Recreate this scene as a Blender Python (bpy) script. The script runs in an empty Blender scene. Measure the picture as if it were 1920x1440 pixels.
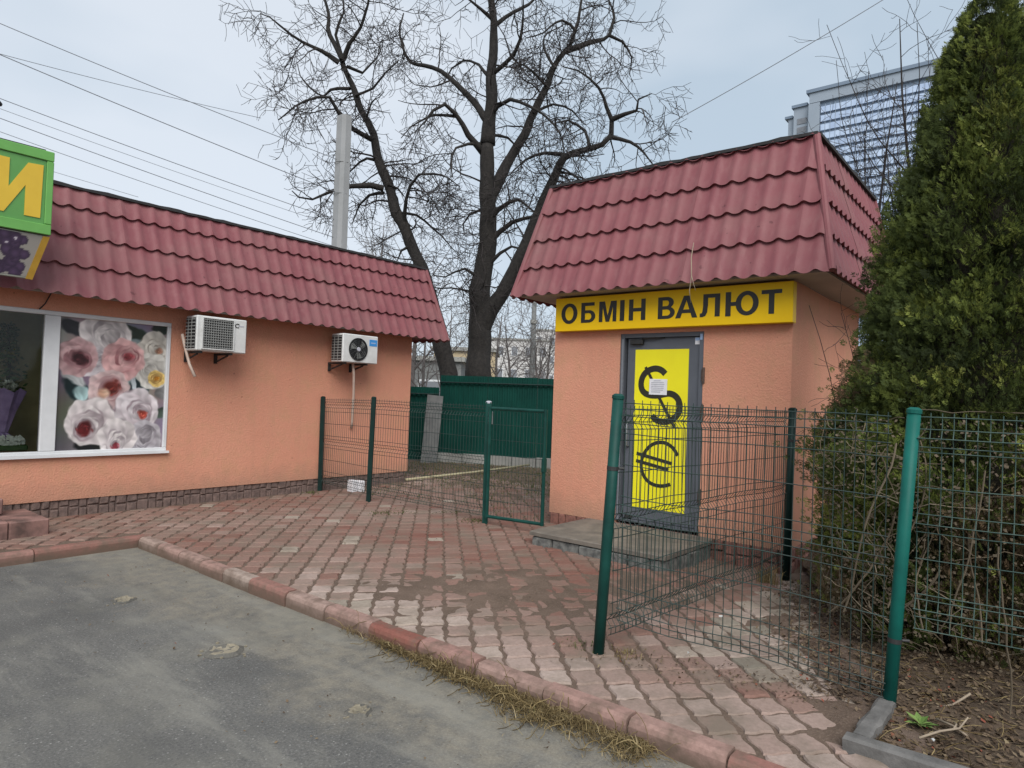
import bpy, math, random
import numpy as np
from mathutils import Vector, Matrix, noise

random.seed(11)
rng = np.random.default_rng(11)
scene = bpy.context.scene
COL = scene.collection
R = math.radians

# ------------------------------------------------------------------ camera
cam_data = bpy.data.cameras.new('camera')
cam_data.sensor_width = 36.0
cam_data.lens = 23.73
cam_data.clip_start = 0.05
cam_data.clip_end = 2000.0
cam = bpy.data.objects.new('camera', cam_data)
COL.objects.link(cam)
cam.matrix_world = Matrix(((0.62866, -0.03695, -0.77681, 0.0),
                           (-0.77685, 0.01600, -0.62947, 0.0),
                           (0.03569, 0.99919, -0.01865, 1.55),
                           (0, 0, 0, 1)))
scene.camera = cam

# ------------------------------------------------------------------ overcast sky
SUN_ELEV, SUN_DIR = 44.0, Vector((-1.0, -0.95, 0.0)).normalized()
world = bpy.data.worlds.new('World')
scene.world = world
world.use_nodes = True
nt = world.node_tree
nt.nodes.clear()
wo = nt.nodes.new('ShaderNodeOutputWorld')
bg = nt.nodes.new('ShaderNodeBackground')
bg.inputs['Strength'].default_value = 0.1
sky = nt.nodes.new('ShaderNodeTexSky')
sky.sky_type = 'NISHITA'
sky.sun_disc = False
sky.sun_elevation = R(SUN_ELEV)
sky.sun_rotation = math.atan2(SUN_DIR.x, SUN_DIR.y)
tc = nt.nodes.new('ShaderNodeTexCoord')
mp = nt.nodes.new('ShaderNodeMapping')
mp.inputs['Scale'].default_value = (1.0, 1.0, 2.2)
nz = nt.nodes.new('ShaderNodeTexNoise')
nz.inputs['Scale'].default_value = 1.7
nz.inputs['Detail'].default_value = 4.0
nz.inputs['Roughness'].default_value = 0.45
rp = nt.nodes.new('ShaderNodeValToRGB')
rp.color_ramp.elements[0].position = 0.36
rp.color_ramp.elements[0].color = (0.71, 0.85, 0.99, 1)
rp.color_ramp.elements[1].position = 0.62
rp.color_ramp.elements[1].color = (1.02, 1.10, 1.20, 1)
sc = nt.nodes.new('ShaderNodeVectorMath')
sc.operation = 'SCALE'
sc.inputs['Scale'].default_value = 3.42
mx = nt.nodes.new('ShaderNodeMix')
mx.data_type = 'RGBA'
mx.inputs['Factor'].default_value = 0.93
nt.links.new(tc.outputs['Generated'], mp.inputs['Vector'])
nt.links.new(mp.outputs['Vector'], nz.inputs['Vector'])
nt.links.new(nz.outputs['Fac'], rp.inputs['Fac'])
nt.links.new(rp.outputs['Color'], sc.inputs[0])
nt.links.new(sky.outputs['Color'], mx.inputs[6])
nt.links.new(sc.outputs['Vector'], mx.inputs[7])
nt.links.new(mx.outputs[2], bg.inputs['Color'])
nt.links.new(bg.outputs['Background'], wo.inputs['Surface'])

sun_data = bpy.data.lights.new('sun', 'SUN')
sun_data.energy = 1.5
sun_data.angle = R(45)
sun_data.color = (1.0, 0.965, 0.92)
sun = bpy.data.objects.new('sun', sun_data)
COL.objects.link(sun)
sd = Vector((SUN_DIR.x * math.cos(R(SUN_ELEV)), SUN_DIR.y * math.cos(R(SUN_ELEV)), math.sin(R(SUN_ELEV))))
sun.rotation_euler = sd.to_track_quat('Z', 'Y').to_euler()

scene.view_settings.view_transform = 'Standard'
scene.view_settings.look = 'None'
scene.view_settings.exposure = 1.12
scene.view_settings.gamma = 1.0

# ------------------------------------------------------------------ materials
def srgb(r, g, b):
    f = lambda c: (c / 255) / 12.92 if c / 255 <= 0.04045 else ((c / 255 + 0.055) / 1.055) ** 2.4
    return (f(r), f(g), f(b), 1)

class NT:
    def __init__(s, name):
        s.m = bpy.data.materials.new(name)
        s.m.use_nodes = True
        s.t = s.m.node_tree
        s.b = s.t.nodes['Principled BSDF']
        s.geo = None
    def n(s, kind, **kw):
        nd = s.t.nodes.new(kind)
        for k, v in kw.items():
            setattr(nd, k, v)
        return nd
    def link(s, a, b):
        s.t.links.new(a, b)
    def pos(s):
        if not s.geo:
            s.geo = s.n('ShaderNodeNewGeometry')
        return s.geo.outputs['Position']
    def noise(s, scale, detail=3, rough=0.55, vec=None):
        nd = s.n('ShaderNodeTexNoise')
        nd.inputs['Scale'].default_value = scale
        nd.inputs['Detail'].default_value = detail
        nd.inputs['Roughness'].default_value = rough
        s.link(vec or s.pos(), nd.inputs['Vector'])
        return nd.outputs['Fac']
    def ramp(s, fac, stops):
        nd = s.n('ShaderNodeValToRGB')
        cr = nd.color_ramp
        while len(cr.elements) < len(stops):
            cr.elements.new(0.5)
        for e, (p, c) in zip(cr.elements, stops):
            e.position = p
            e.color = c if hasattr(c, '__len__') else (c, c, c, 1)
        s.link(fac, nd.inputs['Fac'])
        return nd.outputs['Color']
    def mix(s, fac, a, b, blend='MIX'):
        nd = s.n('ShaderNodeMix', data_type='RGBA', blend_type=blend)
        for sock, v in ((nd.inputs['Factor'], fac), (nd.inputs[6], a), (nd.inputs[7], b)):
            if hasattr(v, 'is_linked'):
                s.link(v, sock)
            else:
                sock.default_value = v
        return nd.outputs[2]
    def math(s, op, a, b=0.0, c=None):
        nd = s.n('ShaderNodeMath', operation=op)
        for sock, v in zip(nd.inputs, (a, b, c)):
            if v is None:
                continue
            if hasattr(v, 'is_linked'):
                s.link(v, sock)
            else:
                sock.default_value = v
        return nd.outputs[0]
    def attr(s, name):
        nd = s.n('ShaderNodeAttribute', attribute_name=name)
        return nd
    def bump(s, h, strength=0.3, dist=0.01):
        nd = s.n('ShaderNodeBump')
        nd.inputs['Strength'].default_value = strength
        nd.inputs['Distance'].default_value = dist
        s.link(h, nd.inputs['Height'])
        s.link(nd.outputs['Normal'], s.b.inputs['Normal'])
    def base(s, v):
        if hasattr(v, 'is_linked'):
            s.link(v, s.b.inputs['Base Color'])
        else:
            s.b.inputs['Base Color'].default_value = v
    def rough(s, v):
        if hasattr(v, 'is_linked'):
            s.link(v, s.b.inputs['Roughness'])
        else:
            s.b.inputs['Roughness'].default_value = v

def pm(name, c1, c2=None, scale=8, rough=0.7, bscale=None, bstr=0.2, bdist=0.005, metal=0.0, spec=0.5, detail=4):
    k = NT(name)
    if c2 is None:
        c2 = tuple(x * 0.8 for x in c1[:3]) + (1,)
    f = k.noise(scale, detail, 0.6)
    k.base(k.ramp(f, [(0.32, c2), (0.68, c1)]))
    k.rough(rough)
    k.b.inputs['Metallic'].default_value = metal
    k.b.inputs['Specular IOR Level'].default_value = spec
    if bscale:
        k.bump(k.noise(bscale, 3, 0.6), bstr, bdist)
    return k.m

def L(r, g, b):
    return (r, g, b, 1)

def plaster(name, c1, c2, c3):
    k = NT(name)
    big = k.noise(1.3, 4, 0.6)
    fine = k.noise(55, 3, 0.7)
    spots = k.noise(7, 4, 0.7)
    col = k.ramp(big, [(0.3, c2), (0.7, c1)])
    col = k.mix(k.ramp(spots, [(0.66, 0.0), (0.78, 0.35)]), col, c3)
    mp_ = k.n('ShaderNodeMapping')
    mp_.inputs['Scale'].default_value = (9, 9, 0.5)
    k.link(k.pos(), mp_.inputs['Vector'])
    streak = k.noise(1.0, 4, 0.65, mp_.outputs['Vector'])
    col = k.mix(k.ramp(streak, [(0.5, 0.0), (0.8, 0.45)]), col, c3)
    col = k.mix(k.ramp(fine, [(0.35, 0.35), (0.6, 0.0)]), col, c3)
    pits = k.noise(17, 2, 0.5)
    col = k.mix(k.ramp(pits, [(0.735, 0.0), (0.775, 0.55)]), col, L(0.22, 0.085, 0.06))
    blot = k.noise(2.6, 5, 0.7)
    col = k.mix(k.ramp(blot, [(0.48, 0.0), (0.70, 0.60)]), col, L(0.52, 0.285, 0.165))
    # splashed dirt low on the wall
    sep = k.n('ShaderNodeSeparateXYZ')
    k.link(k.pos(), sep.inputs[0])
    h = k.math('ADD', sep.outputs[2], k.math('MULTIPLY', k.noise(6, 3), 0.35))
    col = k.mix(k.ramp(h, [(0.30, 0.55), (0.62, 0.0)]), col, L(0.30, 0.20, 0.14))
    k.base(col)
    k.rough(0.92)
    k.b.inputs['Specular IOR Level'].default_value = 0.2
    k.bump(fine, 0.6, 0.015)
    return k.m

M = {}
M['plaster'] = plaster('orange_roughcast', L(0.70, 0.330, 0.222), L(0.63, 0.280, 0.186), L(0.53, 0.265, 0.178))

def roofmat():
    k = NT('painted_metal_tile')
    f = k.noise(2.2, 4, 0.6)
    g = k.noise(28, 3, 0.7)
    col = k.ramp(f, [(0.3, L(0.195, 0.060, 0.069)), (0.7, L(0.240, 0.080, 0.088))])
    col = k.mix(k.ramp(g, [(0.64, 0.0), (0.74, 0.6)]), col, L(0.14, 0.045, 0.045))
    gr = k.noise(1.1, 5, 0.7)
    col = k.mix(k.ramp(gr, [(0.46, 0.0), (0.72, 0.60)]), col, L(0.19, 0.105, 0.10))
    sp = k.noise(11, 2, 0.5)
    col = k.mix(k.ramp(sp, [(0.715, 0.0), (0.74, 0.7)]), col, L(0.10, 0.03, 0.035))
    mp_ = k.n('ShaderNodeMapping')
    mp_.inputs['Scale'].default_value = (14, 14, 0.9)
    k.link(k.pos(), mp_.inputs['Vector'])
    st = k.noise(1.0, 3, 0.6, mp_.outputs['Vector'])
    col = k.mix(k.ramp(st, [(0.48, 0.0), (0.75, 0.40)]), col, L(0.28, 0.130, 0.130))
    k.base(col)
    k.rough(k.ramp(f, [(0.3, 0.50), (0.7, 0.66)]))
    k.b.inputs['Specular IOR Level'].default_value = 0.3
    k.bump(g, 0.06, 0.004)
    return k.m
M['roof'] = roofmat()
M['bitumen'] = pm('black_bitumen', L(0.035, 0.034, 0.036), L(0.02, 0.02, 0.02), 6, 0.9, 40, 0.3)
M['soffit'] = pm('soffit_board', L(0.42, 0.38, 0.33), L(0.34, 0.30, 0.26), 3, 0.7)
M['white_pvc'] = pm('white_pvc', L(0.72, 0.73, 0.74), L(0.62, 0.63, 0.64), 3, 0.4)
M['ac_white'] = pm('ac_white_paint', L(0.66, 0.67, 0.66), L(0.54, 0.54, 0.52), 5, 0.45)
M['ac_dark'] = pm('ac_dark_plastic', L(0.022, 0.024, 0.026), L(0.012, 0.012, 0.014), 9, 0.5)
M['ac_grille'] = pm('ac_grey_grille', L(0.27, 0.275, 0.265), L(0.19, 0.195, 0.185), 30, 0.6)
M['black_metal'] = pm('black_bracket', L(0.03, 0.03, 0.03), L(0.02, 0.02, 0.02), 9, 0.6)
M['blue_print'] = pm('blue_sticker', L(0.04, 0.26, 0.62), L(0.04, 0.24, 0.58), 4, 0.4)
M['drain'] = pm('drain_hose', L(0.62, 0.50, 0.42), L(0.52, 0.40, 0.33), 10, 0.6)
M['green_post'] = pm('green_post_paint', L(0.008, 0.125, 0.100), L(0.006, 0.080, 0.066), 4, 0.5, 60, 0.08, spec=0.2)
M['dark_post'] = pm('dark_green_post_paint', L(0.006, 0.026, 0.022), L(0.005, 0.016, 0.014), 5, 0.5, spec=0.2)
M['wire'] = pm('dark_green_wire', L(0.012, 0.040, 0.034), L(0.018, 0.026, 0.022), 3, 0.6)
M['wire_pale'] = pm('weathered_green_wire', L(0.07, 0.115, 0.095), L(0.02, 0.05, 0.042), 3, 0.55)
M['gate_paint'] = pm('gate_green_paint', L(0.010, 0.066, 0.054), L(0.006, 0.038, 0.032), 5, 0.5, spec=0.2)
M['sheet_green'] = pm('green_profiled_sheet', L(0.005, 0.058, 0.044), L(0.003, 0.036, 0.029), 1.2, 0.6, spec=0.15)
M['concrete'] = pm('grey_concrete', L(0.32, 0.32, 0.30), L(0.22, 0.22, 0.205), 3, 0.85, 30, 0.3)
M['pole_concrete'] = pm('pale_concrete', L(0.33, 0.335, 0.34), L(0.26, 0.265, 0.265), 2, 0.85, 20, 0.2)
M['step_stone'] = pm('grey_step_stone', L(0.20, 0.20, 0.185), L(0.05, 0.053, 0.052), 14, 0.85, 30, 0.5, 0.01)
M['step_top'] = pm('worn_step_top', L(0.20, 0.172, 0.142), L(0.105, 0.094, 0.080), 5, 0.9, 40, 0.3)
M['step_mortar'] = pm('dark_mortar', L(0.11, 0.115, 0.115), L(0.07, 0.075, 0.075), 9, 0.9, 40, 0.4)
M['bench_stone'] = pm('pink_stone', L(0.30, 0.165, 0.14), L(0.085, 0.05, 0.042), 5, 0.8, 30, 0.3)
M['plinth_brown'] = pm('brown_plinth_stone', L(0.20, 0.135, 0.115), L(0.10, 0.07, 0.062), 16, 0.9, 50, 0.6, 0.01)
M['plinth_red'] = pm('red_plinth_stone', L(0.28, 0.125, 0.095), L(0.15, 0.07, 0.055), 16, 0.9, 50, 0.6, 0.01)
M['plinth_back'] = pm('plinth_mortar', L(0.14, 0.095, 0.08), L(0.09, 0.062, 0.055), 20, 0.95)
M['sign_yellow'] = pm('yellow_sign_face', L(0.90, 0.57, 0.006), L(0.84, 0.52, 0.008), 2, 0.45, spec=0.2)
M['door_yellow'] = pm('yellow_door_film', L(0.88, 0.80, 0.02), L(0.82, 0.73, 0.02), 2, 0.4, spec=0.25)
M['ink'] = pm('black_lettering', L(0.018, 0.016, 0.012), L(0.012, 0.01, 0.008), 5, 0.45)
M['ink_olive'] = pm('dark_olive_lettering', L(0.028, 0.026, 0.012), L(0.018, 0.016, 0.008), 5, 0.45)
M['door_grey'] = pm('grey_door_paint', L(0.105, 0.115, 0.135), L(0.085, 0.093, 0.11), 3, 0.45)
M['door_jamb'] = pm('pale_grey_jamb', L(0.20, 0.215, 0.24), L(0.16, 0.17, 0.19), 3, 0.4)
M['paper'] = pm('white_paper', L(0.78, 0.78, 0.80), L(0.70, 0.70, 0.73), 20, 0.8)
M['pale_print'] = pm('pale_grey_print', L(0.45, 0.45, 0.5), L(0.40, 0.40, 0.45), 20, 0.8)
M['pale_blue'] = pm('pale_blue_sticker', L(0.33, 0.45, 0.66), L(0.30, 0.42, 0.62), 20, 0.6)
M['sign_green'] = pm('green_sign_frame', L(0.14, 0.38, 0.085), L(0.115, 0.32, 0.07), 3, 0.45)
M['sign_green2'] = pm('green_sign_face', L(0.105, 0.30, 0.075), L(0.09, 0.26, 0.06), 3, 0.45)
M['sign_letter'] = pm('yellow_sign_letter', L(0.66, 0.44, 0.035), L(0.60, 0.39, 0.03), 3, 0.45)
M['sign_side'] = pm('grey_sign_side', L(0.35, 0.36, 0.31), L(0.27, 0.28, 0.24), 6, 0.6)
M['gold_trim'] = pm('ochre_trim', L(0.42, 0.24, 0.025), L(0.34, 0.19, 0.02), 6, 0.5)
M['interior'] = pm('dim_shop_wall', L(0.50, 0.44, 0.24), L(0.36, 0.31, 0.16), 3, 0.9)
M['purple_wrap'] = pm('lilac_wrap', L(0.35, 0.25, 0.46), L(0.20, 0.13, 0.28), 9, 0.5)
M['teal_wrap'] = pm('teal_wrap', L(0.02, 0.20, 0.15), L(0.015, 0.13, 0.10), 9, 0.5)
M['leafy'] = pm('shop_leaf', L(0.05, 0.11, 0.025), L(0.025, 0.06, 0.015), 20, 0.6)
M['white_flower'] = pm('white_flower', L(0.62, 0.64, 0.56), L(0.46, 0.5, 0.42), 30, 0.7)
M['yellow_flower'] = pm('yellow_flower', L(0.55, 0.48, 0.08), L(0.4, 0.34, 0.06), 30, 0.7)
M['wood_shelf'] = pm('shelf_board', L(0.22, 0.13, 0.06), L(0.15, 0.085, 0.04), 9, 0.6)
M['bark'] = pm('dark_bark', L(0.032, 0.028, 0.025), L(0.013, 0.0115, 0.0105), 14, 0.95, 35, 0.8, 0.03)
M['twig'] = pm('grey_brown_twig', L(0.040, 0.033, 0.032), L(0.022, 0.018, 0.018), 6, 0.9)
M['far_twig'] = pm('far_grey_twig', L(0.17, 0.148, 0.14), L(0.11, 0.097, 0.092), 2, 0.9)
M['cable'] = pm('grey_cable', L(0.16, 0.17, 0.19), L(0.13, 0.14, 0.16), 1, 0.7)
M['hose'] = pm('pale_wood', L(0.42, 0.38, 0.24), L(0.33, 0.29, 0.18), 6, 0.7)
M['slab_grey'] = pm('weathered_grey_sheet', L(0.19, 0.195, 0.19), L(0.13, 0.135, 0.135), 7, 0.75)
M['tan_render'] = pm('tan_render', L(0.46, 0.37, 0.24), L(0.38, 0.31, 0.2), 1, 0.9)
M['pale_render'] = pm('pale_block_render', L(0.56, 0.55, 0.54), L(0.48, 0.47, 0.46), 0.6, 0.9)
M['dark_pane'] = pm('dark_window_pane', L(0.22, 0.23, 0.25), L(0.16, 0.17, 0.19), 1, 0.25)  # far panes lightened, the haze in front of them is put into this colour
M['tower_grey'] = pm('tower_cladding', L(0.31, 0.36, 0.42), L(0.27, 0.32, 0.38), 0.1, 0.6)
M['tower_dark'] = pm('tower_spandrel', L(0.185, 0.24, 0.31), L(0.16, 0.21, 0.28), 0.1, 0.5)  # paled so the colour itself carries the distance haze over the tower
M['tower_white'] = pm('tower_white_pier', L(0.58, 0.60, 0.62), L(0.5, 0.52, 0.54), 0.1, 0.6)
M['tower_glass'] = pm('tower_glass', L(0.52, 0.63, 0.80), L(0.38, 0.48, 0.66), 0.35, 0.4, detail=1)  # light blue-grey tint stands in for haze in front of the tower
M['beige_post'] = pm('beige_post_paint', L(0.50, 0.44, 0.34), L(0.42, 0.37, 0.28), 2, 0.7)
M['foil'] = pm('crumpled_white_litter', L(0.72, 0.72, 0.70), L(0.6, 0.6, 0.58), 20, 0.6)
M['stick'] = pm('pale_stick', L(0.36, 0.29, 0.21), L(0.24, 0.19, 0.14), 12, 0.85)
M['bed_kerb'] = pm('grey_bed_kerb', L(0.17, 0.163, 0.155), L(0.085, 0.082, 0.078), 7, 0.9, 40, 0.5, 0.008)
M['rust'] = pm('rusty_hinge', L(0.11, 0.07, 0.055), L(0.06, 0.04, 0.03), 30, 0.7)

def tinted(name, stops, attr='tone', rough=0.85, grain=0.25, gscale=40, bstr=0.35, bdist=0.006, trans=0.0, stain=None):
    """colour picked from the piece's own tone attribute, with grain on top"""
    k = NT(name)
    a = k.attr(attr).outputs['Fac']
    col = k.ramp(a, stops)
    g = k.noise(gscale, 3, 0.65)
    dark = k.mix(1.0, col, L(0.62, 0.60, 0.58), 'MULTIPLY')
    col = k.mix(k.ramp(g, [(0.3, grain * 2), (0.62, 0.0)]), col, dark)
    if stain:
        s_ = k.noise(stain[1], 4, 0.65)
        col = k.mix(k.ramp(s_, [(stain[2], 0.0), (stain[3], stain[4])]), col, stain[0])
        if len(stain) > 5:
            # road dirt splashed up from below
            sep = k.n('ShaderNodeSeparateXYZ')
            k.link(k.pos(), sep.inputs[0])
            h = k.math('ADD', sep.outputs[2], k.math('MULTIPLY', k.noise(9, 4, 0.7), 0.10))
            col = k.mix(k.ramp(k.math('ADD', h, 0.5), [(0.47, 0.8), (0.545, 0.0)]), col, stain[5])
    k.base(col)
    k.rough(rough)
    k.b.inputs['Specular IOR Level'].default_value = 0.15
    if bstr:
        k.bump(g, bstr, bdist)
    return k.m

M['paver'] = tinted('wavy_concrete_paver', [(0.0, L(0.195, 0.090, 0.070)), (0.3, L(0.225, 0.130, 0.104)), (0.55, L(0.275, 0.188, 0.156)), (0.8, L(0.40, 0.315, 0.275)), (0.93, L(0.38, 0.315, 0.26)), (1.0, L(0.24, 0.215, 0.175))],
                    stain=(L(0.175, 0.142, 0.112), 2.6, 0.44, 0.68, 0.85))
M['kerb'] = tinted('pink_concrete_kerb', [(0.0, L(0.225, 0.090, 0.070)), (0.5, L(0.325, 0.190, 0.162)), (1.0, L(0.34, 0.27, 0.23))],
                   stain=(L(0.15, 0.105, 0.082), 7.0, 0.44, 0.66, 0.85, L(0.12, 0.088, 0.066)))
M['leaf_litter'] = tinted('dry_leaf', [(0.0, L(0.065, 0.044, 0.030)), (0.45, L(0.125, 0.088, 0.058)), (0.8, L(0.18, 0.135, 0.088)), (0.992, L(0.22, 0.175, 0.105)), (1.0, L(0.22, 0.07, 0.045))], bstr=0, grain=0.1)
M['dry_grass'] = tinted('dry_grass_blade', [(0.0, L(0.060, 0.042, 0.020)), (0.5, L(0.16, 0.115, 0.052)), (0.85, L(0.27, 0.205, 0.10)), (0.96, L(0.36, 0.29, 0.17)), (1.0, L(0.13, 0.13, 0.045))], bstr=0, grain=0.1)
M['moss'] = tinted('dull_green_grass', [(0.0, L(0.055, 0.065, 0.025)), (0.6, L(0.095, 0.11, 0.040)), (1.0, L(0.19, 0.17, 0.08))], bstr=0, grain=0.1)
M['weed'] = tinted('green_weed_leaf', [(0.0, L(0.07, 0.13, 0.03)), (1.0, L(0.16, 0.24, 0.07))], bstr=0, grain=0.1)
M['thuja'] = tinted('thuja_spray', [(0.0, L(0.030, 0.040, 0.016)), (0.35, L(0.070, 0.094, 0.030)), (0.65, L(0.145, 0.18, 0.044)), (0.89, L(0.27, 0.31, 0.070)), (0.93, L(0.17, 0.135, 0.075)), (1.0, L(0.21, 0.145, 0.09))], bstr=0, grain=0.1, rough=0.75)
def leafy_translucent(name, fac):
    m = M[name]; t = m.node_tree
    bs = t.nodes['Principled BSDF']; out = t.nodes['Material Output']
    tl = t.nodes.new('ShaderNodeBsdfTranslucent'); ms = t.nodes.new('ShaderNodeMixShader')
    ms.inputs[0].default_value = fac
    t.links.new(bs.inputs['Base Color'].links[0].from_socket, tl.inputs['Color'])
    t.links.new(bs.outputs[0], ms.inputs[1]); t.links.new(tl.outputs[0], ms.inputs[2])
    t.links.new(ms.outputs[0], out.inputs['Surface'])
leafy_translucent('thuja', 0.35)
M['thuja_core'] = pm('thuja_inner_twigs', L(0.030, 0.024, 0.015), L(0.015, 0.013, 0.008), 16, 0.95, 30, 0.8, 0.03)
M['vine'] = tinted('dry_vine_stem', [(0.0, L(0.075, 0.058, 0.040)), (0.6, L(0.14, 0.112, 0.078)), (1.0, L(0.25, 0.205, 0.15))], bstr=0, grain=0.1)

def asphalt():
    k = NT('worn_asphalt')
    fine = k.noise(70, 4, 0.85)
    mid = k.noise(9, 4, 0.65)
    big = k.noise(0.9, 4, 0.6)
    col = k.ramp(big, [(0.3, L(0.092, 0.090, 0.085)), (0.7, L(0.155, 0.150, 0.137))])
    col = k.mix(k.ramp(fine, [(0.36, 0.75), (0.50, 0.0)]), col, L(0.060, 0.061, 0.063))
    col = k.mix(k.ramp(fine, [(0.56, 0.0), (0.70, 0.7)]), col, L(0.30, 0.30, 0.29))
    vo = k.n('ShaderNodeTexVoronoi')
    vo.inputs['Scale'].default_value = 38
    k.link(k.pos(), vo.inputs['Vector'])
    chips = k.ramp(vo.outputs['Distance'], [(0.10, 0.75), (0.22, 0.0)])
    pick = k.n('ShaderNodeSeparateColor')
    k.link(vo.outputs['Color'], pick.inputs[0])
    col = k.mix(k.math('MULTIPLY', chips, k.math('GREATER_THAN', pick.outputs[0], 0.72)), col, L(0.34, 0.335, 0.31))
    col = k.mix(k.math('MULTIPLY', chips, k.math('LESS_THAN', pick.outputs[1], 0.22)), col, L(0.045, 0.045, 0.045))
    # sand washed towards the kerb
    sep = k.n('ShaderNodeSeparateXYZ')
    k.link(k.pos(), sep.inputs[0])
    w1 = k.noise(1.5, 4, 0.65)
    e = k.math('ADD', sep.outputs[0], k.math('MULTIPLY_ADD', w1, 1.9, -0.95))
    s1 = k.ramp(k.math('MULTIPLY_ADD', e, 0.5, -0.6), [(0.44, 0.0), (0.66, 1.0)])
    s2 = k.ramp(mid, [(0.30, 0.15), (0.62, 1.0)])
    sand = k.mix(k.ramp(fine, [(0.3, 0.0), (0.7, 1.0)]), L(0.165, 0.148, 0.118), L(0.27, 0.245, 0.195))
    col = k.mix(k.math('MULTIPLY', k.math('MULTIPLY', s1, s2), 0.88), col, sand)
    patches = k.ramp(k.noise(1.1, 5, 0.62), [(0.50, 0.0), (0.66, 0.55)])
    col = k.mix(patches, col, L(0.215, 0.205, 0.17))
    mp_ = k.n('ShaderNodeMapping')
    mp_.inputs['Scale'].default_value = (2.2, 0.5, 1)
    mp_.inputs['Rotation'].default_value = (0, 0, 0.5)
    k.link(k.pos(), mp_.inputs['Vector'])
    sw = k.noise(1.3, 5, 0.65, mp_.outputs['Vector'])
    col = k.mix(k.ramp(sw, [(0.53, 0.0), (0.68, 0.5)]), col, L(0.26, 0.25, 0.215))
    col = k.mix(k.ramp(sw, [(0.30, 0.45), (0.46, 0.0)]), col, L(0.075, 0.074, 0.07))
    k.base(col)
    k.rough(0.9)
    k.b.inputs['Specular IOR Level'].default_value = 0.3
    k.bump(fine, 0.5, 0.006)
    return k.m
M['asphalt'] = asphalt()

def dirtmat(name, c1, c2, c3):
    k = NT(name)
    f = k.noise(70, 3, 0.7)
    b = k.noise(3, 4, 0.65)
    col = k.ramp(b, [(0.3, c1), (0.7, c2)])
    col = k.mix(k.ramp(f, [(0.5, 0.0), (0.75, 0.7)]), col, c3)
    k.base(col)
    k.rough(0.95)
    k.b.inputs['Specular IOR Level'].default_value = 0.15
    k.bump(f, 0.7, 0.012)
    return k.m
M['dirt'] = dirtmat('sandy_joint_dirt', L(0.105, 0.076, 0.058), L(0.16, 0.115, 0.09), L(0.23, 0.175, 0.135))
M['soil'] = dirtmat('garden_soil', L(0.055, 0.040, 0.029), L(0.105, 0.076, 0.054), L(0.17, 0.13, 0.09))
M['earth'] = dirtmat('bare_ground', L(0.11, 0.10, 0.07), L(0.16, 0.14, 0.10), L(0.2, 0.18, 0.13))
M['sandpatch'] = dirtmat('pale_sand', L(0.17, 0.15, 0.11), L(0.29, 0.255, 0.19), L(0.36, 0.32, 0.25))
M['hole_rim'] = dirtmat('broken_asphalt_rim', L(0.085, 0.082, 0.075), L(0.14, 0.132, 0.115), L(0.22, 0.20, 0.165))

def vcol(name, rough=0.35):
    k = NT(name)
    k.base(k.attr('print').outputs['Color'])
    k.rough(rough)
    return k.m
M['print'] = vcol('printed_film')

def glassmat():
    k = NT('shop_glass')
    k.t.nodes.remove(k.b)
    out = k.t.nodes['Material Output']
    tr = k.n('ShaderNodeBsdfTransparent')
    tr.inputs['Color'].default_value = (0.93, 0.95, 0.93, 1)
    gl = k.n('ShaderNodeBsdfGlossy')
    gl.inputs['Roughness'].default_value = 0.03
    fr = k.n('ShaderNodeFresnel')
    fr.inputs['IOR'].default_value = 1.45
    ms = k.n('ShaderNodeMixShader')
    k.link(fr.outputs[0], ms.inputs[0])
    k.link(tr.outputs[0], ms.inputs[1])
    k.link(gl.outputs[0], ms.inputs[2])
    k.link(ms.outputs[0], out.inputs['Surface'])
    return k.m
M['glass'] = glassmat()

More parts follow.
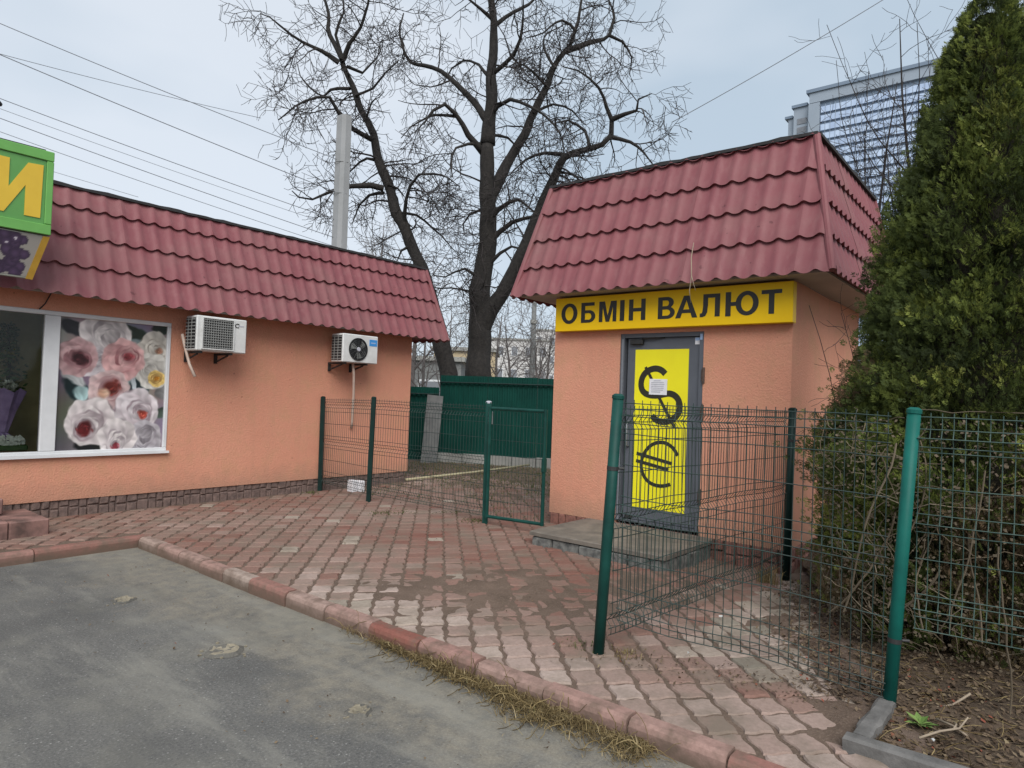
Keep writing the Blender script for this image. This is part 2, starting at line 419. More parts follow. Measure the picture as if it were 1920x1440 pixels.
# ------------------------------------------------------------------ mesh helpers
class MB:
    def __init__(s):
        s.v, s.f, s.t = [], [], []
    def add(s, vs, fs, tone=None):
        o = len(s.v)
        s.v.extend([tuple(p) for p in vs])
        s.f.extend([tuple(i + o for i in f) for f in fs])
        if tone is not None:
            s.t.extend([tone] * len(vs))
        return s
    def box(s, x0, x1, y0, y1, z0, z1, tone=None):
        x0, x1 = min(x0, x1), max(x0, x1); y0, y1 = min(y0, y1), max(y0, y1); z0, z1 = min(z0, z1), max(z0, z1)
        vs = [(x0, y0, z0), (x1, y0, z0), (x1, y1, z0), (x0, y1, z0), (x0, y0, z1), (x1, y0, z1), (x1, y1, z1), (x0, y1, z1)]
        return s.add(vs, [(0, 3, 2, 1), (4, 5, 6, 7), (0, 1, 5, 4), (1, 2, 6, 5), (2, 3, 7, 6), (3, 0, 4, 7)], tone)
    def bbox(s, x0, x1, y0, y1, z0, z1, c=0.006, tone=None):
        """box with chamfered edges"""
        x0, x1 = min(x0, x1), max(x0, x1); y0, y1 = min(y0, y1), max(y0, y1); z0, z1 = min(z0, z1), max(z0, z1)
        lay = []
        for (z, i) in ((z0, c), (z0 + c, 0), (z1 - c, 0), (z1, c)):
            lay.append([(x0 + c, y0 + i, z), (x1 - c, y0 + i, z), (x1 - i, y0 + c, z), (x1 - i, y1 - c, z),
                        (x1 - c, y1 - i, z), (x0 + c, y1 - i, z), (x0 + i, y1 - c, z), (x0 + i, y0 + c, z)])
        vs = [p for l in lay for p in l]
        fs = [tuple(range(7, -1, -1)), tuple(range(24, 32))]
        for l in range(3):
            for i in range(8):
                j = (i + 1) % 8
                fs.append((l * 8 + i, l * 8 + j, l * 8 + 8 + j, l * 8 + 8 + i))
        return s.add(vs, fs, tone)
    def tube(s, pts, rads, n=6, tone=None, cap=True, ref=None):
        pts = [Vector(p) for p in pts]
        if not hasattr(rads, '__len__'):
            rads = [rads] * len(pts)
        vs, fs = [], []
        u = None
        for i, p in enumerate(pts):
            a = pts[max(i - 1, 0)]; b = pts[min(i + 1, len(pts) - 1)]
            d = (b - a)
            d = d.normalized() if d.length > 1e-9 else Vector((0, 0, 1))
            if u is None:
                h = Vector((0, 0, 1)) if abs(d.z) < 0.9 else Vector((1, 0, 0))
                u = d.cross(h).normalized()
            else:
                u = (u - d * u.dot(d))
                u = u.normalized() if u.length > 1e-6 else d.orthogonal().normalized()
            w = d.cross(u)
            r = rads[i]
            for k in range(n):
                t = 2 * math.pi * k / n
                q = p + (u * math.cos(t) + w * math.sin(t)) * r
                vs.append((q.x, q.y, q.z))
        for i in range(len(pts) - 1):
            for k in range(n):
                k2 = (k + 1) % n
                fs.append((i * n + k, i * n + k2, i * n + n + k2, i * n + n + k))
        if cap and n > 3:
            fs.append(tuple(range(n - 1, -1, -1)))
            fs.append(tuple(range(len(vs) - n, len(vs))))
        return s.add(vs, fs, tone)
    def quad(s, a, b, c, d, tone=None):
        return s.add([a, b, c, d], [(0, 1, 2, 3)], tone)
    def prism(s, outline, axis, d0, d1, tone=None):
        """outline: list of 2D; axis 'X','Y','Z' = extrusion axis"""
        def pt(p, d):
            return {'X': (d, p[0], p[1]), 'Y': (p[0], d, p[1]), 'Z': (p[0], p[1], d)}[axis]
        n = len(outline)
        vs = [pt(p, d0) for p in outline] + [pt(p, d1) for p in outline]
        fs = [tuple(range(n)), tuple(range(2 * n - 1, n - 1, -1))]
        for i in range(n):
            j = (i + 1) % n
            fs.append((j, i, i + n, j + n))
        return s.add(vs, fs, tone)
    def build(s, name, m, parent=None, smooth=False, fixn=False):
        me = bpy.data.meshes.new(name)
        me.from_pydata(s.v, [], s.f)
        if s.t and len(s.t) == len(s.v):
            a = me.attributes.new('tone', 'FLOAT', 'POINT')
            a.data.foreach_set('value', np.array(s.t, dtype=np.float32))
        if fixn:
            import bmesh
            bm = bmesh.new(); bm.from_mesh(me)
            bmesh.ops.recalc_face_normals(bm, faces=bm.faces)
            bm.to_mesh(me); bm.free()
        if smooth:
            me.polygons.foreach_set('use_smooth', [True] * len(me.polygons))
        me.materials.append(m if not isinstance(m, str) else M[m])
        me.update()
        o = bpy.data.objects.new(name, me)
        COL.objects.link(o)
        if parent:
            attach(o, parent)
        return o

def world_of(o):
    m = o.matrix_basis.copy()
    p = o.parent
    while p:
        m = p.matrix_basis @ m
        p = p.parent
    return m

def attach(o, parent):
    """parent without moving the child"""
    inv = world_of(parent).inverted()
    o.parent = parent
    o.matrix_basis = inv @ o.matrix_basis

def tag(o, label=None, cat=None, group=None, kind=None):
    if label: o['label'] = label
    if cat: o['category'] = cat
    if group: o['group'] = group
    if kind: o['kind'] = kind
    return o

def thing(name, loc, label, cat, group=None):
    o = bpy.data.objects.new(name, None)
    o.empty_display_size = 0.1
    COL.objects.link(o)
    o.location = loc
    return tag(o, label, cat, group)

def smoothstep(a, b, x):
    t = min(1, max(0, (x - a) / (b - a)))
    return t * t * (3 - 2 * t)

def n3(x, y, z=0.0, s=1.0):
    return noise.noise(Vector((x * s, y * s, z * s)))

def gz(x, y):
    """height of the paved ground: it falls away towards the kiosk's near corner"""
    return -0.10 * smoothstep(5.2, 6.9, x) * smoothstep(3.6, 2.2, y)
# ================================================================== SETTING
def sheet(name, x0, x1, y0, y1, step, zf, m, parent=None):
    nx, ny = max(1, int(round((x1 - x0) / step))), max(1, int(round((y1 - y0) / step)))
    b = MB()
    b.v = [(x0 + (x1 - x0) * i / nx, y0 + (y1 - y0) * j / ny, 0) for j in range(ny + 1) for i in range(nx + 1)]
    b.v = [(x, y, zf(x, y)) for x, y, z in b.v]
    b.f = [(j * (nx + 1) + i, j * (nx + 1) + i + 1, (j + 1) * (nx + 1) + i + 1, (j + 1) * (nx + 1) + i) for j in range(ny) for i in range(nx)]
    return b.build(name, m, parent, smooth=True)

ground = MB().add([(-600, -600, -0.22), (900, -600, -0.22), (900, 900, -0.22), (-600, 900, -0.22)], [(0, 1, 2, 3)]).build('ground', 'earth')
tag(ground, kind='structure')

road = sheet('road', -14, 3.0, -14, 7.2, 0.25, lambda x, y: -0.10 + 0.006 * n3(x, y, 0, 0.9), 'asphalt')
tag(road, kind='structure')
# three old drill holes in the asphalt, filled with sand
for i, (x, y, r) in enumerate(((2.18, 5.48, .085), (2.20, 4.01, .10), (2.27, 2.77, .066))):
    b = MB()
    n = 14
    ring = [r * (0.8 + 0.35 * random.random()) for _ in range(n)]
    vs = [(x, y, -0.089)]
    for k in range(n):
        a = 2 * math.pi * k / n
        vs.append((x + ring[k] * .6 * math.cos(a) , y + ring[k] * .6 * math.sin(a), -0.084))
    for k in range(n):
        a = 2 * math.pi * k / n
        vs.append((x + ring[k] * math.cos(a), y + ring[k] * math.sin(a), -0.0985))
    fs = [(0, 1 + k, 1 + (k + 1) % n) for k in range(n)] + [(1 + k, 1 + n + k, 1 + n + (k + 1) % n, 1 + (k + 1) % n) for k in range(n)]
    b.add(vs, fs)
    b.v = []; b.f = []
    # sunk centre, broken rim standing a few millimetres proud
    vs, fs = [(x, y, -0.094)], []
    rr_ = [r * (0.75 + 0.4 * random.random()) for _ in range(n)]
    for (q, z0_, j_) in ((.40, -.092, .003), (.66, -.088, .006), (.86, -.086, .006), (1.15, -.099, .001)):
        for k in range(n):
            a = 2 * math.pi * k / n
            vs.append((x + rr_[k] * q * math.cos(a), y + rr_[k] * q * math.sin(a), z0_ + random.uniform(-j_, j_)))
    fs = [(0, 1 + k, 1 + (k + 1) % n) for k in range(n)]
    for l in range(3):
        fs += [(1 + l * n + k, 1 + l * n + n + k, 1 + l * n + n + (k + 1) % n, 1 + l * n + (k + 1) % n) for k in range(n)]
    b.add(vs, fs)
    o = b.build('drill_hole', 'sandpatch', road)
    o.data.materials.append(M['hole_rim'])
    for pi, pg in enumerate(o.data.polygons):
        if pi >= n * 3 or random.random() < .18: pg.material_index = 1
    # crumbs round the rim
    c = MB()
    for k in range(9):
        a = random.random() * 6.28; q = r * (0.9 + random.random() * .8)
        s_ = 0.003 + random.random() * 0.006
        px, py = x + q * math.cos(a), y + q * math.sin(a)
        c.box(px - s_, px + s_, py - s_ * .7, py + s_ * .7, -0.102, -0.10 + s_)
    c.build('asphalt_crumbs', 'sandpatch', road)['kind'] = 'stuff'

KX0, KX1 = 2.95, 3.06          # kerb along the road
KY0, KY1 = 7.17, 7.28          # kerb of the short side
BED_Y = 0.86

def bed_edge(x):
    """right-hand limit of the pavers (garden bed beyond it)"""
    if x < 3.34: return -9.0
    if x < 4.0: return 0.74
    return 0.74 + (x - 4.0) * 0.36 + 0.10 * n3(x, 3.0, 0, 2.5)

def mud(x, y):
    m = max(0.0, 1 - math.hypot((x - 4.15) / 1.35, (y - 3.45) / 1.25))
    return max(m, 0.8 * max(0.0, 1 - math.hypot((x - 5.0) / 1.3, (y - 2.6) / 1.0)))

def dirtz(x, y):
    z = gz(x, y) - 0.0125 + 0.006 * n3(x, y, 0, 7) + 0.006 * n3(x, y, 4, 1.3)
    m = mud(x, y)
    m = max(m, 0.75 * max(0.0, 1 - math.hypot((x - 5.2) / 1.3, (y - 1.45) / 0.55)))
    m = max(m, 0.9 * smoothstep(0.45, 0.0, y - bed_edge(x)) if x > 3.4 else 0)
    z += m * (0.022 + 0.016 * n3(x, y, 5, 4) + 0.016 * n3(x, y, 8, 11))
    if y > 6.0 and x > 7.5:
        z += 0.010 + 0.01 * n3(x, y, 2, 3)
    return z

pavement = MB()
def psheet(x0, x1, y0, y1, st):
    nx, ny = int((x1 - x0) / st), int((y1 - y0) / st)
    vs = [(x0 + (x1 - x0) * i / nx, y0 + (y1 - y0) * j / ny) for j in range(ny + 1) for i in range(nx + 1)]
    pavement.add([(x, y, dirtz(x, y)) for x, y in vs],
                 [(j * (nx + 1) + i, j * (nx + 1) + i + 1, (j + 1) * (nx + 1) + i + 1, (j + 1) * (nx + 1) + i) for j in range(ny) for i in range(nx)])
psheet(3.04, 6.0, 0.0, 7.0, 0.035)
psheet(3.04, 6.0, -3.0, 0.0, 0.06)
psheet(3.06, 6.0, 7.0, 13.6, 0.06)
psheet(6.0, 15.0, -3.0, 13.6, 0.06)
psheet(-6.0, 3.06, 7.26, 9.2, 0.1)
pavement = pavement.build('pavement', 'dirt', smooth=True)
tag(pavement, kind='structure')

# wavy concrete pavers laid at 45 degrees to the buildings
U = Vector((0.7071, 0.7071)); V = Vector((0.7071, -0.7071))
CU, CV = 0.187, 0.174
def clip(poly, a, b, c):
    """keep a*x+b*y+c >= 0"""
    out = []
    for i in range(len(poly)):
        p, q = poly[i], poly[(i + 1) % len(poly)]
        dp, dq = a * p[0] + b * p[1] + c, a * q[0] + b * q[1] + c
        if dp >= 0: out.append(p)
        if (dp >= 0) != (dq >= 0):
            t = dp / (dp - dq)
            out.append((p[0] + (q[0] - p[0]) * t, p[1] + (q[1] - p[1]) * t))
    return out

def wave(t):
    return 0.0100 * math.sin(2 * math.pi * (t + 0.5)) + 0.0035 * math.sin(6 * math.pi * (t + 0.5))

def paver_outline(cu, cv, shrink, ju, jv, ja):
    hu, hv = CU / 2, CV / 2
    pts = []
    K = 6
    for k in range(K):
        t = k / K - 0.5; pts.append((t * CU, -hv + wave(t), 0, 1))
    for k in range(K):
        t = k / K - 0.5; pts.append((hu - wave(t), t * CV, -1, 0))
    for k in range(K):
        t = 0.5 - k / K; pts.append((t * CU, hv + wave(t), 0, -1))
    for k in range(K):
        t = 0.5 - k / K; pts.append((-hu - wave(t), t * CV, 1, 0))
    out = []
    for (u, v, nu, nv) in pts:
        u *= 1 - .85 * shrink / hu; v *= 1 - shrink / hv
        u, v = u * math.cos(ja) - v * math.sin(ja), u * math.sin(ja) + v * math.cos(ja)
        u += cu + ju; v += cv + jv
        out.append((U.x * u + V.x * v, U.y * u + V.y * v))
    return out

BLOCKED = [(6.85, 9.9, 2.02, 5.0), (5.78, 6.9, 2.83, 4.36)]
def region_ok(x, y):
    if y > 8.80 and x < 8.12: return False
    if x < 3.0 and y < 7.25: return False
    if x > 9.6: return False
    for (a, b, c, d) in BLOCKED:
        if a < x < b and c < y < d: return False
    if y < bed_edge(x) - 0.03: return False
    return True

CAMXY = Vector((0, 0))
FW = Vector((0.77681, 0.62947)); RT = Vector((0.62866, -0.77685))
pavers = []
for iu in range(-10, 75):
    for iv in range(-60, 40):
        cu, cv = iu * CU, iv * CV + (0.0)
        x, y = U.x * cu + V.x * cv, U.y * cu + V.y * cv
        if x < -1.2 or y < 0.0 or x > 9.8 or y > 10.8: continue
        d = x * FW.x + y * FW.y; l = x * RT.x + y * RT.y
        if d < 2.4 or abs(l) > 0.80 * d + 0.5: continue
        if not (region_ok(x, y) or region_ok(x + .1, y) or region_ok(x, y + .1)): continue
        pl = paver_outline(cu, cv, 0.0065 + random.random() * 0.004 + 0.0035 * smoothstep(5.0, 3.5, x), random.uniform(-.004, .004), random.uniform(-.004, .004), random.uniform(-.03, .03))
        if y < 7.4 and x < 3.4: pl = clip(pl, 1, 0, -(KX1 + .008))
        if x < 3.0: pl = clip(pl, 0, 1, -(KY1 + .008))
        if x < 8.3 and y > 8.5: pl = clip(pl, 0, -1, 8.79)
        if len(pl) < 4: continue
        ar = abs(sum(pl[i][0] * pl[(i + 1) % len(pl)][1] - pl[(i + 1) % len(pl)][0] * pl[i][1] for i in range(len(pl)))) / 2
        if ar < 0.004: continue
        cx = sum(p[0] for p in pl) / len(pl); cy = sum(p[1] for p in pl) / len(pl)
        if not region_ok(cx, cy): continue
        # strips of newer and older pavers: paler beside the road, redder by the kiosk, grey-brown near the shop
        wear = n3(cx, cy, 0, 0.55)
        tone = 0.50 + 0.28 * wear + random.gauss(0, 0.09)
        tone = tone - .06 + 0.34 * smoothstep(4.0, 3.2, cx) * smoothstep(5.6, 3.8, cy)
        tone -= 0.22 * smoothstep(4.3, 5.2, cx) * smoothstep(6.5, 5.4, cy) * smoothstep(2.2, 3.0, cy)
        if cy < 1.9 + 0.2 * n3(cx, cy, 9, 2) and cx > 3.9: tone = 0.9 + random.gauss(0, 0.08)
        if random.random() < 0.05: tone -= 0.25
        if random.random() < 0.015: tone = 0.95
        mm = mud(cx, cy)
        z = gz(cx, cy) + random.uniform(-.0035, .0035) + 0.004 * n3(cx, cy, 3, 2) + mm * random.gauss(-.001, .006)
        tx, ty = random.gauss(0, .012 + .045 * mm), random.gauss(0, .012 + .045 * mm)
        ins = .90 + .03 * random.random()
        top = [(cx + (p[0] - cx) * ins, cy + (p[1] - cy) * ins) for p in pl]
        zf = lambda p, dz: z + dz + (p[0] - cx) * tx + (p[1] - cy) * ty
        n = len(pl)
        vs = [(p[0], p[1], zf(p, 0)) for p in top] + [(p[0], p[1], zf(p, -.010)) for p in pl] + [(p[0], p[1], zf(p, -.04)) for p in pl]
        # the outline runs clockwise or not depending on the cut, so orient by area sign
        sg = sum(pl[i][0] * pl[(i + 1) % n][1] - pl[(i + 1) % n][0] * pl[i][1] for i in range(n))
        fs = [tuple(range(n))]
        for i in range(n):
            j = (i + 1) % n
            fs += [(i, i + n, j + n, j), (i + n, i + 2 * n, j + 2 * n, j + n)]
        if sg < 0: fs = [tuple(reversed(f)) for f in fs]
        size = ar / max(d, 1) ** 3
        seen = abs(l) < 0.77 * d and d > 2.9
        pavers.append((size if seen else 0, vs, fs, min(1, max(0, tone))))
pavers.sort(key=lambda q: -q[0])
for (sz, vs, fs, tone) in pavers[:300]:
    MB().add(vs, fs, tone).build('paver', 'paver', pavement)
rest = MB()
for (sz, vs, fs, tone) in pavers[300:]:
    rest.add(vs, fs, tone)
tag(rest.build('paver', 'paver', pavement), kind='stuff')

# kerb of separate stones
kerb = MB()
kerb.box(KX0 + .01, KX1 - .01, -3, KY0 - .02, -0.215, -0.03)
kerb.box(-6, KX1 - .02, KY0 + .01, KY1 - .01, -0.214, -0.032)
kerb = kerb.build('kerb', 'dirt')
tag(kerb, kind='structure')
y = 7.13
tones = [.9, .6, .65, .55, 1.0, .3, .8, .6, .05, .55, .6, .5, .6, .3, .6, .5]
i = 0
while y > -1.5:
    ln = (0.42 if y > 5.2 else 0.5) * random.uniform(.93, 1.07)
    dz, dx = random.uniform(-.008, .006), random.uniform(-.008, .008)
    ztop = 0.008 + dz
    prof = [(KX0 + dx, -0.21), (KX1 + dx, -0.21), (KX1 + dx, ztop - .008), (KX1 - .008 + dx, ztop), (KX0 + .030 + dx, ztop), (KX0 + .010 + dx, ztop - .012), (KX0 + dx, ztop - .035)]
    b = MB().prism(prof, 'Y', y - ln + .006, y - .006)
    b.t = [min(1, max(0, tones[i % len(tones)] + random.gauss(0, .05)))] * len(b.v)
    b.build('kerb_stone', 'kerb', kerb, fixn=True)
    y -= ln; i += 1
x = KX1
while x > -2.5:
    ln = 0.95 * random.uniform(.95, 1.05)
    dz = random.uniform(-.006, .006); dy = random.uniform(-.006, .006)
    ztop = 0.004 + dz
    prof = [(KY0 + dy, -0.21), (KY1 + dy, -0.21), (KY1 + dy, ztop - .008), (KY1 - .008 + dy, ztop), (KY0 + .03 + dy, ztop), (KY0 + .01 + dy, ztop - .012), (KY0 + dy, ztop - .035)]
    b = MB().prism(prof, 'X', x - ln + .005, x - .005)
    b.t = [min(1, max(0, random.uniform(.05, .4)))] * len(b.v)
    b.build('kerb_stone', 'kerb', kerb, fixn=True)
    x -= ln

# garden bed
def bedz(x, y):
    return 0.008 + 0.05 * smoothstep(0.0, 0.8, bed_edge(x) - y) + 0.025 * n3(x, y, 0, 3) + 0.018 * n3(x, y, 1, 9) - 0.02 * smoothstep(.1, 0, bed_edge(x) - y)
b = MB()
nx, ny = 110, 70
for j in range(ny + 1):
    for i in range(nx + 1):
        x = 3.50 + 6.0 * i / nx
        e = bed_edge(x) + 0.05 - (0.12 if x < 3.98 else 0)
        y = e - (e + 3.2) * (j / ny) ** 1.4
        b.v.append((x, y, bedz(x, y)))
b.f = [(j * (nx + 1) + i, (j + 1) * (nx + 1) + i, (j + 1) * (nx + 1) + i + 1, j * (nx + 1) + i + 1) for j in range(ny) for i in range(nx)]
soil = b.build('soil', 'soil', smooth=True)
tag(soil, kind='structure')

# grey kerb round the bed: one piece runs back to the fence post, the other follows the road
bk = thing('bed_kerb', (3.42, 0.70, 0), 'weathered grey concrete edging round the garden bed below the bright green post', 'edging')
def edge_piece(a, c, w, z0, z1):
    a, c = Vector(a), Vector(c)
    d = (c - a).normalized(); nrm = Vector((-d.y, d.x))
    q = [a - nrm * w / 2, c - nrm * w / 2, c + nrm * w / 2, a + nrm * w / 2]
    m = MB()
    K = 8
    rings = []
    for k in range(K + 1):
        p = a + (c - a) * k / K
        j = lambda s=.006: random.uniform(-s, s)
        rings.append([(p.x - nrm.x * w / 2 + j(), p.y - nrm.y * w / 2 + j(), z0), (p.x - nrm.x * w / 2 + j(), p.y - nrm.y * w / 2 + j(), z1 - .012 + j()),
                      (p.x - nrm.x * (w / 2 - .015), p.y - nrm.y * (w / 2 - .015), z1 + j(.004)), (p.x + nrm.x * (w / 2 - .015), p.y + nrm.y * (w / 2 - .015), z1 + j(.004)),
                      (p.x + nrm.x * w / 2 + j(), p.y + nrm.y * w / 2 + j(), z1 - .012 + j()), (p.x + nrm.x * w / 2, p.y + nrm.y * w / 2, z0)])
    vs = [p for r_ in rings for p in r_]
    fs = [(k * 6 + i, k * 6 + (i + 1) % 6, k * 6 + 6 + (i + 1) % 6, k * 6 + 6 + i) for k in range(K) for i in range(6)]
    fs += [tuple(range(5, -1, -1)), tuple(range(K * 6, K * 6 + 6))]
    m.add(vs, fs)
    return m.build('edging_stone', 'bed_kerb', bk, fixn=True)
edge_piece((3.47, .685), (4.02, .665), .085, -.12, .055)
edge_piece((3.43, .735), (3.47, -.9), .085, -.12, .06)
# ================================================================== LETTERING
from mathutils.geometry import tessellate_polygon
def arc(cx, cy, rx, ry, a0, a1, n):
    return [(cx + rx * math.cos(R(a0 + (a1 - a0) * k / n)), cy + ry * math.sin(R(a0 + (a1 - a0) * k / n))) for k in range(n + 1)]

def outline(ch, W):
    """outer contour and holes of a heavy grotesque capital, height 1, width W"""
    t, b = .225, .165
    if ch == 'О':
        return arc(W / 2, .5, W / 2, .5, 0, 345, 23), [arc(W / 2, .5, W / 2 - t, .5 - b, 0, 345, 23)]
    if ch == 'Б':
        o = [(0, 0), (W * .55, 0)] + arc(W * .55, .31, W * .45, .31, -80, 80, 10) + [(W * .55, .62), (t, .62), (t, 1 - b), (W * .92, 1 - b), (W * .92, 1), (0, 1)]
        return o, [[(t, b * .9), (W * .55, b * .9)] + arc(W * .55, .31, W * .45 - t, .31 - b * .9, -75, 75, 7) + [(W * .55, .62 - b * .9), (t, .62 - b * .9)]]
    if ch == 'М':
        return [(0, 0), (t * .88, 0), (t * .88, .74), (W / 2 - .10, 0), (W / 2 + .10, 0), (W - t * .88, .74), (W - t * .88, 0), (W, 0), (W, 1), (W - .31, 1), (W / 2, .30), (.31, 1), (0, 1)], []
    if ch == 'І':
        return [(0, 0), (W, 0), (W, 1), (0, 1)], []
    if ch == 'Н':
        return [(0, 0), (t, 0), (t, .42), (W - t, .42), (W - t, 0), (W, 0), (W, 1), (W - t, 1), (W - t, .42 + b), (t, .42 + b), (t, 1), (0, 1)], []
    if ch == 'В':
        o = [(0, 0), (W * .55, 0)] + arc(W * .56, .28, W * .44, .28, -80, 62, 9) + arc(W * .54, .745, W * .39, .255, -48, 80, 8) + [(W * .5, 1), (0, 1)]
        return o, [[(t, b * .9), (W * .55, b * .9)] + arc(W * .55, .285, W * .45 - t, .285 - b * .9, -70, 70, 6) + [(W * .55, .43), (t, .43)],
                   [(t, .585), (W * .52, .585)] + arc(W * .52, .715, W * .40 - t, .13, -70, 70, 6) + [(W * .52, .845), (t, .845)]]
    if ch == 'А':
        return [(0, 0), (.235 * W, 0), (.305 * W, .22), (.695 * W, .22), (.765 * W, 0), (W, 0), (.62 * W, 1), (.38 * W, 1)], [[(.36 * W, .38), (.64 * W, .38), (.5 * W, .80)]]
    if ch == 'Л':
        return [(0, 0), (.15 * W, 0), (.29 * W, .05), (.37 * W, .20), (.40 * W, .50), (.40 * W, 1 - b), (W - t, 1 - b), (W - t, 0), (W, 0), (W, 1), (.16 * W, 1), (.155 * W, .42), (.13 * W, .23), (.08 * W, .165), (0, .16)], []
    if ch == 'Ю':
        rx = W * .345; cx = W - rx
        e = arc(cx, .5, rx, .5, 190, 530, 26)
        e = [(x, y) for x, y in e if not (x < cx and .43 < y < .57)]
        return [(0, 0), (t, 0), (t, .42), (cx - rx * .985, .42)] + e + [(cx - rx * .985, .58), (t, .58), (t, 1), (0, 1)], [arc(cx, .5, rx - t, .5 - b, 0, 345, 23)]
    if ch == 'Т':
        return [(W / 2 - t / 2, 0), (W / 2 + t / 2, 0), (W / 2 + t / 2, 1 - b), (W, 1 - b), (W, 1), (0, 1), (0, 1 - b), (W / 2 - t / 2, 1 - b)], []

def letter(ch, org, right, up, w, h, depth, m, parent, name='letter'):
    o, holes = outline(ch, w / h)
    loops = [o] + holes
    flat = [p for lp_ in loops for p in lp_]
    tris = tessellate_polygon([[Vector((p[0], p[1], 0)) for p in lp_] for lp_ in loops])
    org, right, up = Vector(org), Vector(right), Vector(up)
    out = right.cross(up)
    P = lambda p, d: tuple(org + right * (p[0] * h) + up * (p[1] * h) + out * d)
    n = len(flat)
    b = MB()
    b.v = [P(p, depth) for p in flat] + [P(p, 0) for p in flat]
    for t in tris:
        a_, c_, d_ = (Vector(flat[i]) for i in t)
        cr_ = (c_ - a_).x * (d_ - a_).y - (c_ - a_).y * (d_ - a_).x
        b.f.append(tuple(t) if cr_ > 0 else tuple(reversed(t)))
    s0 = 0
    for lp_ in loops:
        k = len(lp_)
        for i in range(k):
            j = (i + 1) % k
            b.f.append((s0 + j, s0 + i, n + s0 + i, n + s0 + j))
        s0 += k
    return b.build(name, m, parent)

def ribbon(pts, w, m, name, parent, x, t=0.002):
    """flat painted band of width w along (y, z) points on a plane facing -X"""
    P = [Vector(p) for p in pts]
    # smooth the path
    for _ in range(2):
        Q = [P[0]]
        for a, c in zip(P[:-1], P[1:]):
            Q += [a * .75 + c * .25, a * .25 + c * .75]
        Q.append(P[-1]); P = Q
    l, r = [], []
    for i, p in enumerate(P):
        d = (P[min(i + 1, len(P) - 1)] - P[max(i - 1, 0)]).normalized()
        nn = Vector((-d.y, d.x)) * w / 2
        l.append(p + nn); r.append(p - nn)
    b = MB()
    n = len(P)
    vs = [(x - t, q.x, q.y) for q in l] + [(x - t, q.x, q.y) for q in r] + [(x, q.x, q.y) for q in l] + [(x, q.x, q.y) for q in r]
    fs = []
    for i in range(n - 1):
        fs += [(i, i + 1, n + i + 1, n + i), (i, 2 * n + i, 2 * n + i + 1, i + 1), (n + i, n + i + 1, 3 * n + i + 1, 3 * n + i)]
    fs += [(0, n, 3 * n, 2 * n), (n - 1, 3 * n - 1, 4 * n - 1, 2 * n - 1)]
    b.add(vs, fs)
    return b.build(name, m, parent)

# ================================================================== METAL TILE ROOFS
PER, ROW = 0.188, 0.375
def tile_face(parent, a0, a1, b0, b1, nrm, row=ROW, waves=6, amp=0.0095, phase=0.0):
    """a0-a1: eave line, b0-b1: top line (both left to right seen from outside)"""
    a0, a1, b0, b1, nrm = map(Vector, (a0, a1, b0, b1, nrm))
    su = (a1 - a0).normalized()
    tv = (b0 - a0) - su * (b0 - a0).dot(su)
    T = tv.length; tv.normalize()
    n_out = su.cross(tv)
    if n_out.dot(nrm) < 0: n_out = -n_out
    Lb = (a1 - a0).length
    tl, tr = (b0 - a0).dot(su), (b1 - a0).dot(su)
    ts = []
    t = 0.0
    while t < T - 1e-4:
        te = min(t + row, T)
        for q in (0.0, 0.06, 0.5, 1.0):
            ts.append((t + (te - t) * q, 0.038 * (1 - q * (te - t) / row) - (0.002 if q == 0 else 0)))
        t = te
    smin, smax = min(0, tl), max(Lb, tr)
    wid = PER * waves
    k = 0
    s0 = smin
    while s0 < smax - 1e-4:
        s1 = min(s0 + wid, smax)
        N = max(2, int(round((s1 - s0) / PER * 10)))
        S = [s0 + (s1 - s0) * i / N for i in range(N + 1)]
        lift = 0.0025 * (k % 2)
        vs, idx = [], {}
        for j, (t, h) in enumerate(ts):
            lo = tl * t / T; hi = Lb + (tr - Lb) * t / T
            for i, s in enumerate(S):
                sc_ = min(max(s, lo), hi)
                c = 0.5 + 0.5 * math.cos(2 * math.pi * (sc_ / PER + phase))
                w = amp * 2 * (c ** 2.0)
                idx[(j, i)] = len(vs)
                tdip = -0.028 * (1 - c ** 1.5) if h > 0 and abs(t - round(t / row) * row) < 0.01 else 0
                vs.append(tuple(a0 + su * sc_ + tv * (t + tdip) + n_out * (w + h + lift)))
        fs = []
        for j in range(len(ts) - 1):
            for i in range(N):
                q = [idx[(j, i)], idx[(j, i + 1)], idx[(j + 1, i + 1)], idx[(j + 1, i)]]
                A = Vector(vs[q[0]]); Bv = Vector(vs[q[1]]); D = Vector(vs[q[2]]); E_ = Vector(vs[q[3]])
                if (A - Bv).length < 1e-5 and (D - E_).length < 1e-5: continue
                fs.append(tuple(q))
        if fs:
            m = MB().add(vs, fs)
            if su.cross(tv).dot(n_out) < 0:
                m.f = [tuple(reversed(f)) for f in m.f]
            o = m.build('roof_sheet', 'roof', parent)
            for p in o.data.polygons: p.use_smooth = True
            o.data.set_sharp_from_angle(angle=R(38)) if hasattr(o.data, 'set_sharp_from_angle') else None
        s0 = s1; k += 1

